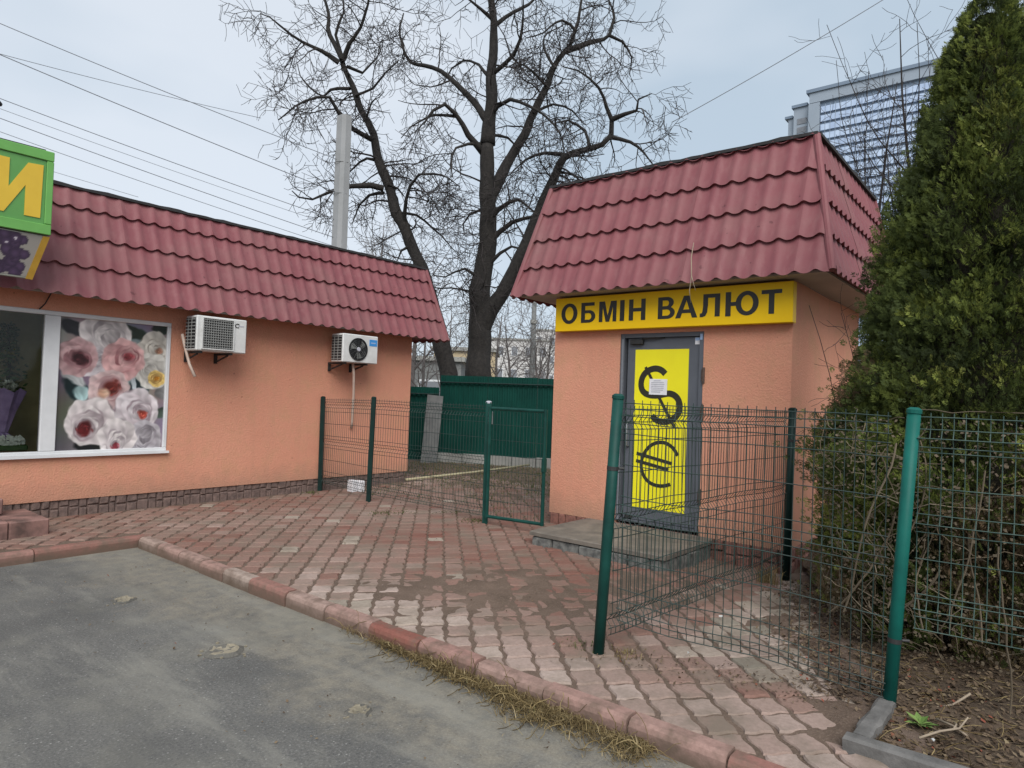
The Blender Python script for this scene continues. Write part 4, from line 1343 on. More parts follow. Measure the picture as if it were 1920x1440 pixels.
# ================================================================== EXCHANGE KIOSK (right)
kiosk = thing('exchange_kiosk', (8.3, 3.5, 0), 'small orange currency exchange kiosk with a red metal tile roof', 'kiosk')
KX, KYA, KYB, KXE = 6.90, 2.05, 4.92, 9.70
DY0, DY1, DZ0, DZ1 = 2.965, 3.985, .165, 2.325
WB, WT = .13, 2.80
w = MB()
w.box(KX, KX + .2, DY1, KYB, WB, WT)
w.box(KX, KX + .2, KYA, DY0, WB, WT)
w.box(KX, KX + .2, DY0, DY1, DZ1, WT)
w.box(KX + .2, KXE, KYA, KYA + .2, WB, WT)
w.box(KX + .2, KXE, KYB - .2, KYB, WB, WT)
w.box(KXE - .2, KXE, KYA + .2, KYB - .2, WB, WT)
w.build('wall', 'plaster', kiosk)
pl = MB().box(KX + .02, KXE - .02, KYA + .02, KYB - .02, -.3, WB).build('plinth', 'plinth_back', kiosk)
stones_along(pl, (KX + .02, KYB - .02), (KX + .02, KYA + .02), lambda x, y: gz(x, y) - .03, WB + .006, (-1, 0), 'plinth_red', .12, .045)
stones_along(pl, (KX + .02, KYA + .02), (KXE - .9, KYA + .02), lambda x, y: gz(x, y) - .03, WB + .006, (0, -1), 'plinth_red', .12, .045)
mansard(kiosk, 6.55, 10.05, 1.63, 5.32, 2.80, 7.0, 9.6, 1.915, 5.09, 4.24, 'WSNE')
sf = MB().box(6.60, 10.0, 1.68, 5.27, 2.802, 2.825)
sf.build('soffit', 'soffit', kiosk)

# door
door = MB()
LX = KX + .05
door.bbox(LX, LX + .045, DY0 + .055, DY1 - .075, DZ0 + .03, DZ1 - .05, .004)
door = door.build('door', 'door_grey', kiosk)
fr = MB()
fr.box(KX + .012, LX + .05, DY0, DY0 + .052, DZ0, DZ1)
fr.box(KX + .012, LX + .05, DY1 - .052, DY1, DZ0, DZ1)
fr.box(KX + .012, LX + .05, DY0 + .054, DY1 - .054, DZ1 - .047, DZ1)
fr.box(KX + .012, LX + .05, DY0 + .054, DY1 - .054, DZ0, DZ0 + .026)
fr.build('door_frame', 'door_grey', kiosk)
MB().box(KX + .008, KX + .0115, DY1 - .040, DY1 - .018, DZ0 + .01, DZ1 - .06).build('jamb_strip', 'door_jamb', kiosk)
MB().box(LX - .003, LX - .0005, 3.152, 3.808, .34, 2.142).build('yellow_panel', 'door_yellow', door)
S_ = [(3.425, 1.865), (3.465, 1.905), (3.53, 1.928), (3.60, 1.920), (3.668, 1.885), (3.712, 1.825), (3.728, 1.745), (3.708, 1.672), (3.655, 1.632), (3.58, 1.618), (3.50, 1.622), (3.43, 1.640), (3.36, 1.650), (3.295, 1.625), (3.252, 1.572), (3.236, 1.50), (3.252, 1.43), (3.300, 1.37), (3.375, 1.333), (3.455, 1.325), (3.525, 1.345), (3.575, 1.39)]
ribbon(S_, .070, 'ink_olive', 'dollar_sign', door, LX - .0035)
ribbon([(3.672, 1.942), (3.625, 1.868), (3.575, 1.775)], .032, 'ink_olive', 'dollar_stroke', door, LX - .006)
ribbon([(3.492, 1.600), (3.425, 1.487), (3.355, 1.372), (3.292, 1.272)], .034, 'ink_olive', 'dollar_stroke', door, LX - .006)
E_ = [(3.246, .965), (3.300, 1.045), (3.370, 1.088), (3.44, 1.102), (3.52, 1.088), (3.60, 1.040), (3.662, .955), (3.692, .86), (3.684, .765), (3.64, .68), (3.57, .628), (3.49, .608), (3.40, .614), (3.325, .642)]
ribbon(E_, .040, 'ink_olive', 'euro_sign', door, LX - .0035)
ribbon([(3.752, .953), (3.530, .912), (3.312, .872)], .036, 'ink_olive', 'euro_stroke', door, LX - .006)
ribbon([(3.755, .869), (3.55, .835), (3.350, .799)], .036, 'ink_olive', 'euro_stroke', door, LX - .006)
nt_ = MB()
nt_.add([(LX - .012, 3.617, 1.63), (LX - .010, 3.398, 1.628), (LX - .014, 3.396, 1.805), (LX - .009, 3.615, 1.808)], [(0, 1, 2, 3)])
nt_.add([(LX - .0085, 3.617, 1.63), (LX - .0085, 3.398, 1.628), (LX - .0085, 3.396, 1.805), (LX - .0085, 3.615, 1.808)], [(3, 2, 1, 0)])
nt_ = nt_.build('paper_notice', 'paper', door)
pl_ = MB()
for k in range(7):
    z = 1.785 - k * .021
    y1 = 3.59 - (.03 if k == 0 else 0); y0 = 3.425 + (.05 if k in (0, 6) else random.uniform(0, .03))
    pl_.add([(LX - .0155, y1, z), (LX - .0155, y0, z), (LX - .0155, y0, z + .006), (LX - .0155, y1, z + .006)], [(0, 1, 2, 3)])
pl_.build('notice_print', 'pale_print', door)
MB().box(LX - .003, LX - .0005, 3.03, 3.085, 2.19, 2.265).build('sticker', 'paper', door)
MB().box(KX + .0085, KX + .0115, 2.985, 3.012, 2.235, 2.30).build('sticker', 'pale_blue', kiosk)
MB().box(LX - .0055, LX - .0035, 3.033, 3.082, 2.232, 2.262).build('sticker_print', 'pale_blue', door)
m = MB(); m.bbox(LX - .05, LX - .001, 3.70, 3.86, 2.20, 2.255, .006); m.tube([(LX - .03, 3.72, 2.262), (LX - .045, 3.55, 2.268), (LX - .01, 3.44, 2.272)], .008, 5)
m.build('door_closer', 'black_metal', door)
hd = MB(); hd.tube([(LX - .002, 3.865, 1.02), (LX - .055, 3.865, 1.04), (LX - .055, 3.865, 1.30), (LX - .002, 3.865, 1.32)], .012, 6)
hd.build('handle', 'door_jamb', door, smooth=True)
MB().bbox(LX - .02, LX - .001, 3.79, 3.88, .20, .235, .004).build('bolt', 'black_metal', door)
for z in (1.85, 1.45, .55):
    m = MB(); m.tube([(KX - .006, 2.958, z - .085), (KX - .006, 2.958, z + .085)], .016, 7)
    m.box(KX - .003, KX + .03, 2.963, 2.985, z - .06, z + .06)
    m.build('hinge', 'rust', kiosk)

# yellow signboard
sgn = thing('exchange_sign', (6.84, 3.43, 2.57), 'long yellow signboard with black lettering under the kiosk eave', 'sign')
MB().bbox(6.785, 6.895, 2.02, 4.845, 2.37, 2.775, .004).build('board', 'sign_yellow', sgn)
for ch, a_, c_ in (('О', 4.755, 4.522), ('Б', 4.467, 4.268), ('М', 4.217, 3.984), ('І', 3.937, 3.880), ('Н', 3.820, 3.612), ('В', 3.458, 3.257), ('А', 3.250, 2.998), ('Л', 2.970, 2.752), ('Ю', 2.693, 2.352), ('Т', 2.325, 2.126)):
    zb, zt = 2.462, 2.702
    if ch in 'ОЮ': zb -= .005; zt += .005
    letter(ch, (6.7845, a_, zb), (0, -1, 0), (0, 0, 1), a_ - c_, zt - zb, .003, 'ink', sgn)

# dry stem caught on the roof, hanging down over the sign
t = MB().tube([(6.60, 2.98, 3.22), (6.53, 2.97, 3.05), (6.505, 2.95, 2.86), (6.50, 2.965, 2.70), (6.52, 2.955, 2.58)], [.004, .005, .005, .004, .003], 5)
t.tube([(6.505, 2.95, 2.86), (6.50, 2.92, 2.76), (6.505, 2.90, 2.70)], [.004, .003, .002], 4)
tag(t.build('dry_twig', 'stick', smooth=True), 'pale dry stem caught on the kiosk roof and hanging over the yellow sign', 'twig')

# stone clad doorstep
stp = thing('door_step', (6.3, 3.55, 0), 'low grey stone clad step in front of the kiosk door', 'step')
SX0, SX1, SYA, SYB, SZ = 5.74, 6.875, 2.79, 4.33, .14
core = MB().box(SX0 + .03, SX1, SYA + .03, SYB - .03, -.16, SZ - .035).build('core', 'step_mortar', stp)
b = MB()
K = 16
def jag(s): return .012 * n3(s, 7.0, 0, 5) + .008 * n3(s, 2, 0, 14)
top, bot = [], []
outl = []
for k in range(K): outl.append((SX0 - .015 + jag(k), SYB - (SYB - SYA) * k / K))
for k in range(K): outl.append((SX0 + (SX1 - SX0) * k / K, SYA - .015 + jag(k + 40)))
outl.append((SX1, SYA)); outl.append((SX1, SYB))
for k in range(1, 8): outl.append((SX1 - (SX1 - SX0) * k / 8, SYB + .012 + jag(k + 80)))
n = len(outl)
vs = [(x, y, SZ - .045) for x, y in outl] + [(x, y, SZ - .008) for x, y in outl]
cx, cy = (SX0 + SX1) / 2, (SYA + SYB) / 2
vs += [(cx + (x - cx) * .985, cy + (y - cy) * .985, SZ + .004 * n3(x, y, 0, 4)) for x, y in outl]
fs = [tuple(range(n - 1, -1, -1)), tuple(range(2 * n, 3 * n))] + [(l * n + k, l * n + (k + 1) % n, l * n + n + (k + 1) % n, l * n + n + k) for l in range(2) for k in range(n)]
b.add(vs, fs).build('slab', 'step_top', stp, fixn=True)
stones_along(stp, (SX0 + .03, SYB - .03), (SX0 + .03, SYA + .03), lambda x, y: gz(x, y) - .05, SZ - .048, (-1, 0), 'step_stone', .26, .05, 'stone')
stones_along(stp, (SX0 + .03, SYA + .03), (SX1 - .02, SYA + .03), lambda x, y: gz(x, y) - .05, SZ - .048, (0, -1), 'step_stone', .24, .05, 'stone')

# ================================================================== MESH FENCES
def mesh_panel(parent, p0, p1, zb0, zb1, zt0, zt1, m='wire', spacing=.05, r=.0028, folds=(.06, .5, .94), rows=8, side=1, sag=0.0, name='wire_panel', fold=.035, warp=0.0):
    p0, p1 = Vector(p0), Vector(p1)
    Ln = (p1 - p0).length; d = (p1 - p0).normalized(); nrm = Vector((-d.y, d.x)) * side
    prof = [(0.0, 0)]
    H = (zt0 + zt1) / 2 - (zb0 + zb1) / 2
    for f in folds:
        prof += [(f - .045 / H, 0), (f, fold), (f + .045 / H, 0)]
    prof.append((1.0, 0))
    prof = sorted((min(max(a, 0), 1), o) for a, o in prof)
    def pt(s, q, off):
        t = s / Ln
        zb = zb0 + (zb1 - zb0) * t; zt = zt0 + (zt1 - zt0) * t
        w = off + warp * n3(s, q * 1.3, p0.x, 1.6)
        b = p0 + d * s + nrm * w
        return (b.x, b.y, zb + (zt - zb) * q + sag * n3(s, q, 3.0 + p0.y, 1.8))
    b = MB()
    N = int(Ln / spacing)
    for i in range(N + 1):
        s = (Ln - N * spacing) / 2 + i * spacing
        pts = [pt(s, a, o) for a, o in prof]
        e = Vector(pts[-1]); pts.append((e.x, e.y, e.z + .022))
        b.tube(pts, r, 4, cap=False)
    qs = sorted(set([0.0, 1.0] + [f for f in folds] + [f - .045 / H for f in folds if f - .045 / H > 0] + [f + .045 / H for f in folds if f + .045 / H < 1] + [k / rows for k in range(1, rows)]))
    last = -1
    for q in qs:
        if q - last < .018: continue
        last = q
        o = 0
        for (a, oa), (c, oc) in zip(prof[:-1], prof[1:]):
            if a <= q <= c and c > a: o = oa + (oc - oa) * (q - a) / (c - a)
        ns = max(2, int(Ln / .15))
        b.tube([pt(Ln * k / ns, q, o + r * 1.5) for k in range(ns + 1)], r * 1.1, 4, cap=False)
    return b.build(name, m, parent)

def post(parent, base, top, r, m, square=False, capm=None):
    b = MB()
    base, top = Vector(base), Vector(top)
    if square:
        d = (top - base)
        vs = []
        for p in (base, top):
            for (sx, sy) in ((-1, -1), (1, -1), (1, 1), (-1, 1)):
                q = Vector((sx + .0, sy + .0)) ; q = Vector((q.x * .777 - q.y * .63, q.x * .63 + q.y * .777))
                vs.append((p.x + q.x * r, p.y + q.y * r, p.z))
        b.add(vs, [(3, 2, 1, 0), (4, 5, 6, 7)] + [(i, (i + 1) % 4, 4 + (i + 1) % 4, 4 + i) for i in range(4)])
    else:
        b.tube([base, base + (top - base) * .5, top], r, 14)
    o = b.build('post', m, parent, smooth=False)
    if not square:
        for p in o.data.polygons: p.use_smooth = len(p.vertices) == 4
    # plastic cap
    c = MB()
    dn = (top - base).normalized()
    c.tube([top - dn * .015, top + dn * .004, top + dn * .016], [r * 1.12, r * 1.12, r * .6], 14)
    c.build('cap', capm or m, o)
    return o

fence = thing('mesh_fence', (3.60, 2.17, 0), 'green wire mesh fence on round posts enclosing the corner by the kiosk and thuja', 'fence')
P1b, P1t = (3.600, 2.166, -.08), (3.604, 2.084, 1.575)
P2b, P2t = (6.640, 1.975, -.12), (6.646, 1.955, 1.525)
P3b, P3t = (4.011, .664, -.08), (4.011, .577, 1.553)
post(fence, P1b, P1t, .034, 'gate_paint')
post(fence, P2b, P2t, .036, 'dark_post')
post(fence, P3b, P3t, .0325, 'green_post')
# galvanised clamps on the posts
def clamp(pb, pt_, q, r):
    a, c = Vector(pb), Vector(pt_)
    p = a + (c - a) * q
    dn = (c - a).normalized()
    b = MB().tube([p - dn * .012, p + dn * .012], r, 14)
    b.tube([p + Vector((.02, -.03, 0)), p + Vector((.04, -.06, 0))], .008, 6)
    return b.build('clamp', 'black_metal', fence)
clamp(P1b, P1t, .735, .036); clamp(P2b, P2t, .82, .038); clamp(P3b, P3t, .27, .0345)
mesh_panel(fence, (3.66, 2.13), (6.60, 1.965), .10, .06, 1.50, 1.49, rows=7, warp=.03, sag=.012, side=1)
mesh_panel(fence, (3.635, 2.06), (4.0, .68), .22, .07, 1.535, 1.52, rows=7, warp=.02, sag=.02, side=-1, r=.0026)
mesh_panel(fence, (4.03, .56), (4.07, -1.95), .44, .47, 1.52, 1.52, m='wire_pale', rows=6, warp=.015, sag=.012, folds=(.1, .5, .9), r=.0024, side=-1)

fl = thing('mesh_fence', (6.25, 7.5, 0), 'dark wire mesh fence on slim posts between the flower shop and the gate', 'fence')
post(fl, (6.277, 8.815, -.05), (6.277, 8.83, 1.436), .030, 'dark_post', True)
post(fl, (6.205, 7.566, -.05), (6.205, 7.535, 1.465), .030, 'dark_post', True)
post(fl, (6.265, 5.425, -.05), (6.270, 5.436, 1.472), .034, 'gate_paint', True, 'pale_print')
post(fl, (7.78, 5.50, -.05), (7.79, 5.53, 1.43), .030, 'gate_paint', True)
mesh_panel(fl, (6.27, 8.78), (6.21, 7.60), .13, .10, 1.40, 1.42, rows=7, warp=.02, sag=.006, r=.0028)
mesh_panel(fl, (6.21, 7.53), (6.265, 5.47), .10, .08, 1.42, 1.42, rows=7, warp=.02, sag=.006, r=.0028)

gt = thing('mesh_gate', (6.25, 5.38, 0), 'narrow green tube framed mesh gate standing ajar beside the kiosk', 'gate')
ga, gb = Vector((6.20, 5.345)), Vector((6.22, 4.53))
fr = MB()
def bar(p, q, r=.02): fr.tube([p, q], r, 8)
zb, zt = .075, 1.42
fr.tube([(ga.x, ga.y, zb), (ga.x, ga.y, zt)], .022, 8)
fr.tube([(gb.x, gb.y, zb + .02), (gb.x, gb.y, zt - .005)], .022, 8)
fr.tube([(ga.x, ga.y, zt - .02), (gb.x, gb.y, zt - .025)], .020, 8)
fr.tube([(ga.x, ga.y, zb + .02), (gb.x, gb.y, zb + .04)], .020, 8)
fr.build('gate_frame', 'gate_paint', gt)
mesh_panel(gt, (ga.x, ga.y), (gb.x, gb.y), zb + .03, zb + .05, zt - .03, zt - .035, 'wire', .05, .0026, (), 7)
for z in (.30, 1.18):
    MB().tube([(6.24, 5.385, z - .05), (6.24, 5.385, z + .05)], .014, 7).build('hinge', 'dark_post', gt)
MB().bbox(gb.x - .03, gb.x + .03, gb.y - .02, gb.y + .02, .70, .86, .005).build('lock', 'gate_paint', gt)
MB().bbox(6.225, 6.262, 5.355, 5.40, 1.20, 1.36, .004).build('latch_plate', 'pale_print', gt)

# ================================================================== BACK OF THE YARD
gf = thing('sheet_metal_fence', (11.6, 9.8, 0), 'dark green corrugated sheet metal fence closing the yard behind the gate', 'fence')
def profiled(p, q, z0, z1, parent):
    p, q = Vector(p), Vector(q)
    Ln = (q - p).length; d = (q - p).normalized(); nr = Vector((-d.y, d.x))
    s = 0
    while s < Ln - .05:
        w_ = min(1.15, Ln - s)
        vs = []
        n = max(1, int(round(w_ / .115)))
        seq = []
        for k in range(n):
            b0 = s + w_ * k / n; st_ = w_ / n
            seq += [(b0, 0), (b0 + st_ * .32, 0), (b0 + st_ * .42, .018), (b0 + st_ * .88, .018)]
        seq.append((s + w_ - .003, 0))
        dz = random.uniform(-.012, .012)
        for (t, o) in seq:
            c = p + d * t + nr * o
            vs += [(c.x, c.y, z0), (c.x, c.y, z1 + dz)]
        m = MB().add(vs, [(2 * i, 2 * i + 2, 2 * i + 3, 2 * i + 1) for i in range(len(seq) - 1)])
        m.build('sheet', 'sheet_green', parent)
        s += w_
    # a rail behind
    r_ = MB(); r_.tube([(p.x + nr.x * -.04, p.y + nr.y * -.04, z1 - .15), (q.x + nr.x * -.04, q.y + nr.y * -.04, z1 - .15)], .02, 6)
    r_.build('rail', 'dark_post', parent)
profiled((11.08, 11.10), (15.0, 2.4), .20, 1.975, gf)
profiled((10.05, 12.9), (11.07, 11.12), .02, 1.69, gf)
# concrete footing blocks under the sheets
d = (Vector((15.0, 2.4)) - Vector((11.08, 11.10))).normalized(); nr = Vector((d.y, -d.x))
s = .02
while s < 6.5:
    ln = .58 * random.uniform(.92, 1.08)
    a_ = Vector((11.08, 11.10)) + d * s; c_ = a_ + d * (ln - .015)
    o1 = nr * (.07 + random.uniform(-.01, .01)); o0 = nr * -.08
    zt = .205 + random.uniform(-.015, .012)
    q4 = [a_ + o1, c_ + o1, c_ + o0, a_ + o0]
    MB().add([(q.x, q.y, -.1) for q in q4] + [(q.x, q.y, zt) for q in q4], [(3, 2, 1, 0), (4, 5, 6, 7), (0, 1, 5, 4), (1, 2, 6, 5), (2, 3, 7, 6), (3, 0, 4, 7)]).build('footing_block', 'concrete', gf, fixn=True)
    s += ln
sl = MB()
sl.add([(10.50, 11.06, .0), (10.80, 10.86, .0), (10.88, 10.80, 1.50), (10.58, 11.0, 1.53), (10.56, 11.12, .0), (10.86, 10.92, .0), (10.94, 10.86, 1.50), (10.64, 11.06, 1.53)],
       [(0, 1, 2, 3), (7, 6, 5, 4), (0, 4, 5, 1), (1, 5, 6, 2), (2, 6, 7, 3), (3, 7, 4, 0)])
tag(sl.build('leaning_slab', 'slab_grey', fixn=True), 'tall weathered grey slab propped upright against the dark green fence', 'slab')
t = MB().tube([(8.02, 8.80, .04), (9.8, 8.78, .06), (11.55, 8.80, .10)], .022, 7).build('wooden_pole', 'hose', smooth=True)
tag(t, 'long pale pole lying across the mossy paving behind the gate', 'pole')
LEFT_LIMBS=[
 (0.21,0.05,[(12.21,11.93,1.75),(12.12,12.04,2.53),(11.92,12.29,3.64),(11.7,12.57,4.7),(11.53,12.78,5.37),(11.3,13.07,6.09),(11.11,13.31,6.82),(10.95,13.51,7.43),(10.84,13.64,8.11),(10.67,13.85,8.67),(10.48,14.09,9.28),(10.32,14.29,9.96)]),
 (0.05,0.012,[(10.27,14.23,9.92),(10.19,14.63,10.64),(10.2,14.87,11.3),(10.22,15.15,12.11),(10.26,15.35,12.79)]),
 (0.05,0.012,[(10.29,14.21,9.92),(10.29,14.0,10.26),(10.35,13.66,10.63),(10.33,13.4,11.09),(10.22,13.22,11.58)]),
 (0.035,0.01,[(10.29,14.21,9.87),(10.22,14.39,10.57),(10.34,14.31,11.18),(10.32,14.42,11.89)]),
 (0.045,0.01,[(10.22,14.29,9.84),(9.98,14.39,9.96),(9.58,14.56,10.07),(9.13,14.75,10.2),(8.62,14.91,10.46),(8.43,14.99,10.5)]),
 (0.03,0.01,[(10.43,14.07,9.2),(10.32,14.44,9.26),(10.27,14.64,9.23),(10.24,14.87,9.11),(10.13,15.32,9.41),(10.06,15.74,9.85),(10.09,15.92,10.21)]),
 (0.05,0.012,[(10.79,13.58,7.91),(10.32,13.72,8.06),(9.92,13.78,8.33),(9.61,13.78,8.6),(9.31,13.89,8.51),(8.87,14.01,8.17),(8.46,14.08,7.73)]),
 (0.03,0.01,[(10.85,13.52,7.4),(10.8,13.76,7.47),(10.76,14.02,7.42),(10.74,14.39,7.22),(10.72,14.63,7.11)]),
 (0.055,0.01,[(10.99,13.29,6.67),(10.73,13.46,6.71),(10.37,13.69,6.63),(9.97,13.95,6.45),(9.57,14.18,6.17),(9.3,14.35,6.18),(9.12,14.44,6.31)]),
 (0.035,0.008,[(10.99,13.29,6.56),(10.88,13.72,6.54),(10.83,14.09,6.33),(10.87,14.3,6.05),(10.9,14.42,5.9)]),
 (0.04,0.01,[(11.35,12.87,5.85),(11.16,12.64,6.33),(11.09,12.45,6.61),(11.1,12.09,6.85),(11.19,11.72,6.83),(11.28,11.28,6.67),(11.31,11.01,6.42)]),
 (0.03,0.01,[(11.05,13.21,6.78),(11.29,13.09,6.71),(11.48,13.03,6.55)]),
 (0.03,0.01,[(11.45,12.77,5.24),(11.39,12.99,5.14),(11.4,13.16,4.9)]),
 (0.03,0.008,[(11.24,13.0,6.07),(11.61,12.75,6.06),(12.03,12.52,5.78),(12.48,12.3,5.33),(12.69,12.17,5.18)]),
 (0.03,0.008,[(10.46,13.87,8.99),(10.54,13.37,9.06),(10.53,12.87,9.31),(10.56,12.42,9.46)]),
 (0.03,0.008,[(10.29,14.06,9.71),(10.68,13.92,9.66),(11.03,13.85,10.13),(11.26,13.89,10.64)]),
]
CENTRE_LIMBS=[
 (0.29,0.14,[(12.9,11.56,1.55),(12.88,11.56,2.58),(12.86,11.55,3.49),(12.86,11.52,4.52),(12.91,11.41,6.0),(12.84,11.47,7.14),(12.82,11.47,7.99)]),
 (0.14,0.05,[(12.82,11.47,7.99),(12.83,11.42,9.13),(12.82,11.41,9.99),(12.79,11.4,11.13),(12.75,11.44,11.69),(12.71,11.47,12.38)]),
 (0.07,0.015,[(12.78,11.5,8.59),(12.69,12.07,9.3),(12.59,12.48,9.73),(12.47,12.95,10.16),(12.32,13.4,10.38),(12.16,13.85,10.53),(12.15,14.15,11.11),(12.22,14.34,11.69),(12.33,14.41,12.14)]),
 (0.07,0.015,[(12.76,11.55,7.76),(12.34,11.68,8.11),(11.92,11.77,8.55),(11.63,11.88,8.7),(11.38,12.0,8.47),(11.14,12.04,8.07)]),
 (0.03,0.01,[(12.01,11.82,8.51),(11.75,11.99,8.49),(11.52,12.14,8.44),(11.05,12.42,8.07),(10.81,12.53,7.75)]),
 (0.035,0.01,[(12.75,11.55,7.99),(12.33,11.66,7.88),(11.95,11.75,7.69),(11.69,11.59,7.17),(11.55,11.4,6.77)]),
 (0.12,0.02,[(12.88,11.45,6.23),(13.02,11.46,6.67),(13.45,11.34,7.64),(13.81,11.2,8.31),(14.2,11.1,9.25),(14.57,10.96,10.02),(14.79,10.92,10.65),(15.14,10.74,11.18),(15.42,10.66,11.9),(15.64,10.65,12.63),(15.76,10.72,13.29)]),
 (0.06,0.012,[(14.89,10.56,11.02),(15.42,10.2,11.35),(15.9,9.86,11.67),(16.07,9.85,12.25),(16.09,10.01,12.75),(16.09,10.18,13.26)]),
 (0.17,0.05,[(12.87,11.55,3.03),(12.91,11.36,3.54),(13.03,11.04,4.11),(13.12,10.78,4.55),(13.21,10.46,5.27),(13.27,10.12,6.13),(13.35,9.8,6.87),(13.45,9.49,7.45),(13.68,9.07,7.6),(13.89,8.7,7.75),(13.97,8.51,7.95)]),
 (0.05,0.012,[(14.12,8.6,7.99),(14.04,8.55,8.36),(13.89,8.61,8.65),(13.65,8.73,9.03),(13.22,9.03,9.37),(12.92,9.27,9.42)]),
 (0.045,0.01,[(14.02,8.54,8.36),(14.09,8.23,8.44),(14.16,7.94,8.48),(14.07,7.86,8.69),(14.13,7.55,8.79)]),
 (0.04,0.01,[(13.79,9.01,7.7),(13.85,9.2,8.17),(13.74,9.67,8.52),(13.65,10.01,8.46)]),
 (0.04,0.01,[(14.12,8.6,7.97),(14.27,8.19,7.82),(14.37,7.87,7.51),(14.42,7.58,7.1)]),
 (0.045,0.01,[(13.6,9.57,7.56),(13.48,10.14,7.7),(13.4,10.63,7.6),(13.36,11.1,7.33)]),
 (0.03,0.01,[(13.61,9.73,7.18),(13.69,9.31,7.04),(13.74,8.95,6.86)]),
 (0.05,0.012,[(12.84,11.38,9.82),(12.87,11.12,9.93),(12.89,10.77,10.12),(12.81,10.51,10.4),(12.56,10.27,10.87),(12.35,10.11,11.2)]),
 (0.05,0.012,[(12.79,11.41,11.01),(13.25,11.13,11.48),(13.55,10.94,11.79),(13.87,10.76,12.18),(14.13,10.61,12.55)]),
 (0.04,0.01,[(12.78,11.41,11.18),(12.44,11.56,11.36),(12.15,11.68,11.49),(11.92,11.71,11.72)]),
 (0.04,0.01,[(12.83,11.4,9.59),(12.84,11.94,10.2),(12.76,12.43,10.43),(12.73,12.81,10.29),(12.79,13.18,9.99)]),
 (0.04,0.01,[(12.85,11.41,8.73),(12.82,11.17,8.9),(12.85,10.76,8.98),(12.91,10.24,8.7),(12.94,9.63,8.24),(12.86,9.16,7.63),(12.73,8.99,7.24)]),
 (0.03,0.01,[(12.83,11.45,8.22),(13.33,11.27,8.29),(13.73,11.21,8.05),(14.04,11.28,7.68)]),
 (0.05,0.02,[(12.87,11.3,6.09),(12.91,11.12,6.27),(13.0,10.84,6.45),(13.11,10.57,6.49),(13.22,10.22,6.16)]),
 (0.055,0.03,[(12.86,11.34,5.41),(12.94,11.12,5.68),(13.07,10.8,5.95),(13.33,10.3,6.08)]),
 (0.04,0.02,[(12.91,11.29,4.96),(12.97,11.05,5.17),(13.07,10.77,5.33),(13.18,10.5,5.24)]),
 (0.03,0.01,[(12.9,11.42,6.4),(12.79,12.0,6.23),(12.79,12.23,6.03),(12.94,12.28,5.77)]),
 (0.035,0.01,[(12.86,11.52,4.46),(12.36,11.68,4.73),(11.9,11.85,4.45),(11.57,11.98,4.46)]),
 (0.03,0.01,[(13.84,10.15,9.99),(13.9,10.57,10.6),(14.14,10.7,11.21),(14.6,10.53,11.55)]),
 (0.03,0.01,[(13.72,10.32,9.53),(13.3,10.44,9.74),(12.85,10.6,9.88),(12.56,10.7,9.63)]),
 (0.035,0.01,[(13.84,10.82,9.0),(14.34,10.54,9.35),(14.86,10.25,9.28),(15.21,10.11,9.01)]),
 (0.03,0.01,[(14.45,9.99,11.19),(14.08,10.16,11.37),(13.62,10.38,10.89),(13.2,10.61,10.66)]),
 (0.03,0.01,[(15.86,9.84,11.65),(16.23,9.62,11.56),(16.56,9.52,11.23),(16.7,9.65,10.81)]),
]
# ================================================================== TREES
def resample(pts, step):
    pts = [Vector(p) for p in pts]
    # Catmull-Rom through the points
    out = []
    for i in range(len(pts) - 1):
        p0, p1, p2, p3 = pts[max(i - 1, 0)], pts[i], pts[i + 1], pts[min(i + 2, len(pts) - 1)]
        n = max(1, int((p2 - p1).length / step))
        for k in range(n):
            t = k / n
            out.append(0.5 * ((2 * p1) + (p2 - p0) * t + (2 * p0 - 5 * p1 + 4 * p2 - p3) * t * t + (3 * p1 - p0 - 3 * p2 + p3) * t ** 3))
    out.append(pts[-1])
    return out

def rvec():
    return Vector((random.gauss(0, 1), random.gauss(0, 1), random.gauss(0, 1))).normalized()

def shoot(p, d, ln, nseg, droop, curl, wander):
    pts = [Vector(p)]
    d = Vector(d).normalized()
    st = ln / nseg
    for k in range(nseg):
        t = k / nseg
        d = (d + rvec() * wander + Vector((0, 0, -droop * (1 - t) + curl * t))).normalized()
        pts.append(pts[-1] + d * st)
    return pts

TWIG = [.0066]       # thinnest twig radius of the tree being grown
def twiggery(mb, pts, r0, r1, lv, dens, ln, droop, curl):
    """spawn side branches along a branch, recursively"""
    L_ = sum((pts[i + 1] - pts[i]).length for i in range(len(pts) - 1))
    n = max(1, int(L_ * dens[0] + random.random()))
    for _ in range(n):
        t = random.uniform(.12, 1.0)
        i = min(int(t * (len(pts) - 1)), len(pts) - 2)
        f = t * (len(pts) - 1) - i
        p = pts[i] + (pts[i + 1] - pts[i]) * min(1, f)
        d = (pts[i + 1] - pts[i]).normalized()
        side = rvec(); side = (side - d * side.dot(d)).normalized()
        dd = (d * random.uniform(.25, .8) + side * 1.0 + Vector((0, 0, .15))).normalized()
        l_ = ln[0] * random.uniform(.5, 1.25)
        rr = max(TWIG[0], min((r0 + (r1 - r0) * t) * .62, .006 + .016 * l_))
        ns = 6 if lv == 0 else (4 if lv == 1 else 3)
        q = shoot(p, dd, l_, ns, droop * random.uniform(.3, 1.4), curl * random.uniform(.4, 1.5), .27)
        re = max(TWIG[0] * .84, rr * .35)
        mb.tube(q, [rr + (re - rr) * k / ns for k in range(ns + 1)], 4 if rr > .012 else 3, cap=False)
        if len(dens) > 1:
            twiggery(mb, q, rr, re, lv + 1, dens[1:], ln[1:], droop, curl)

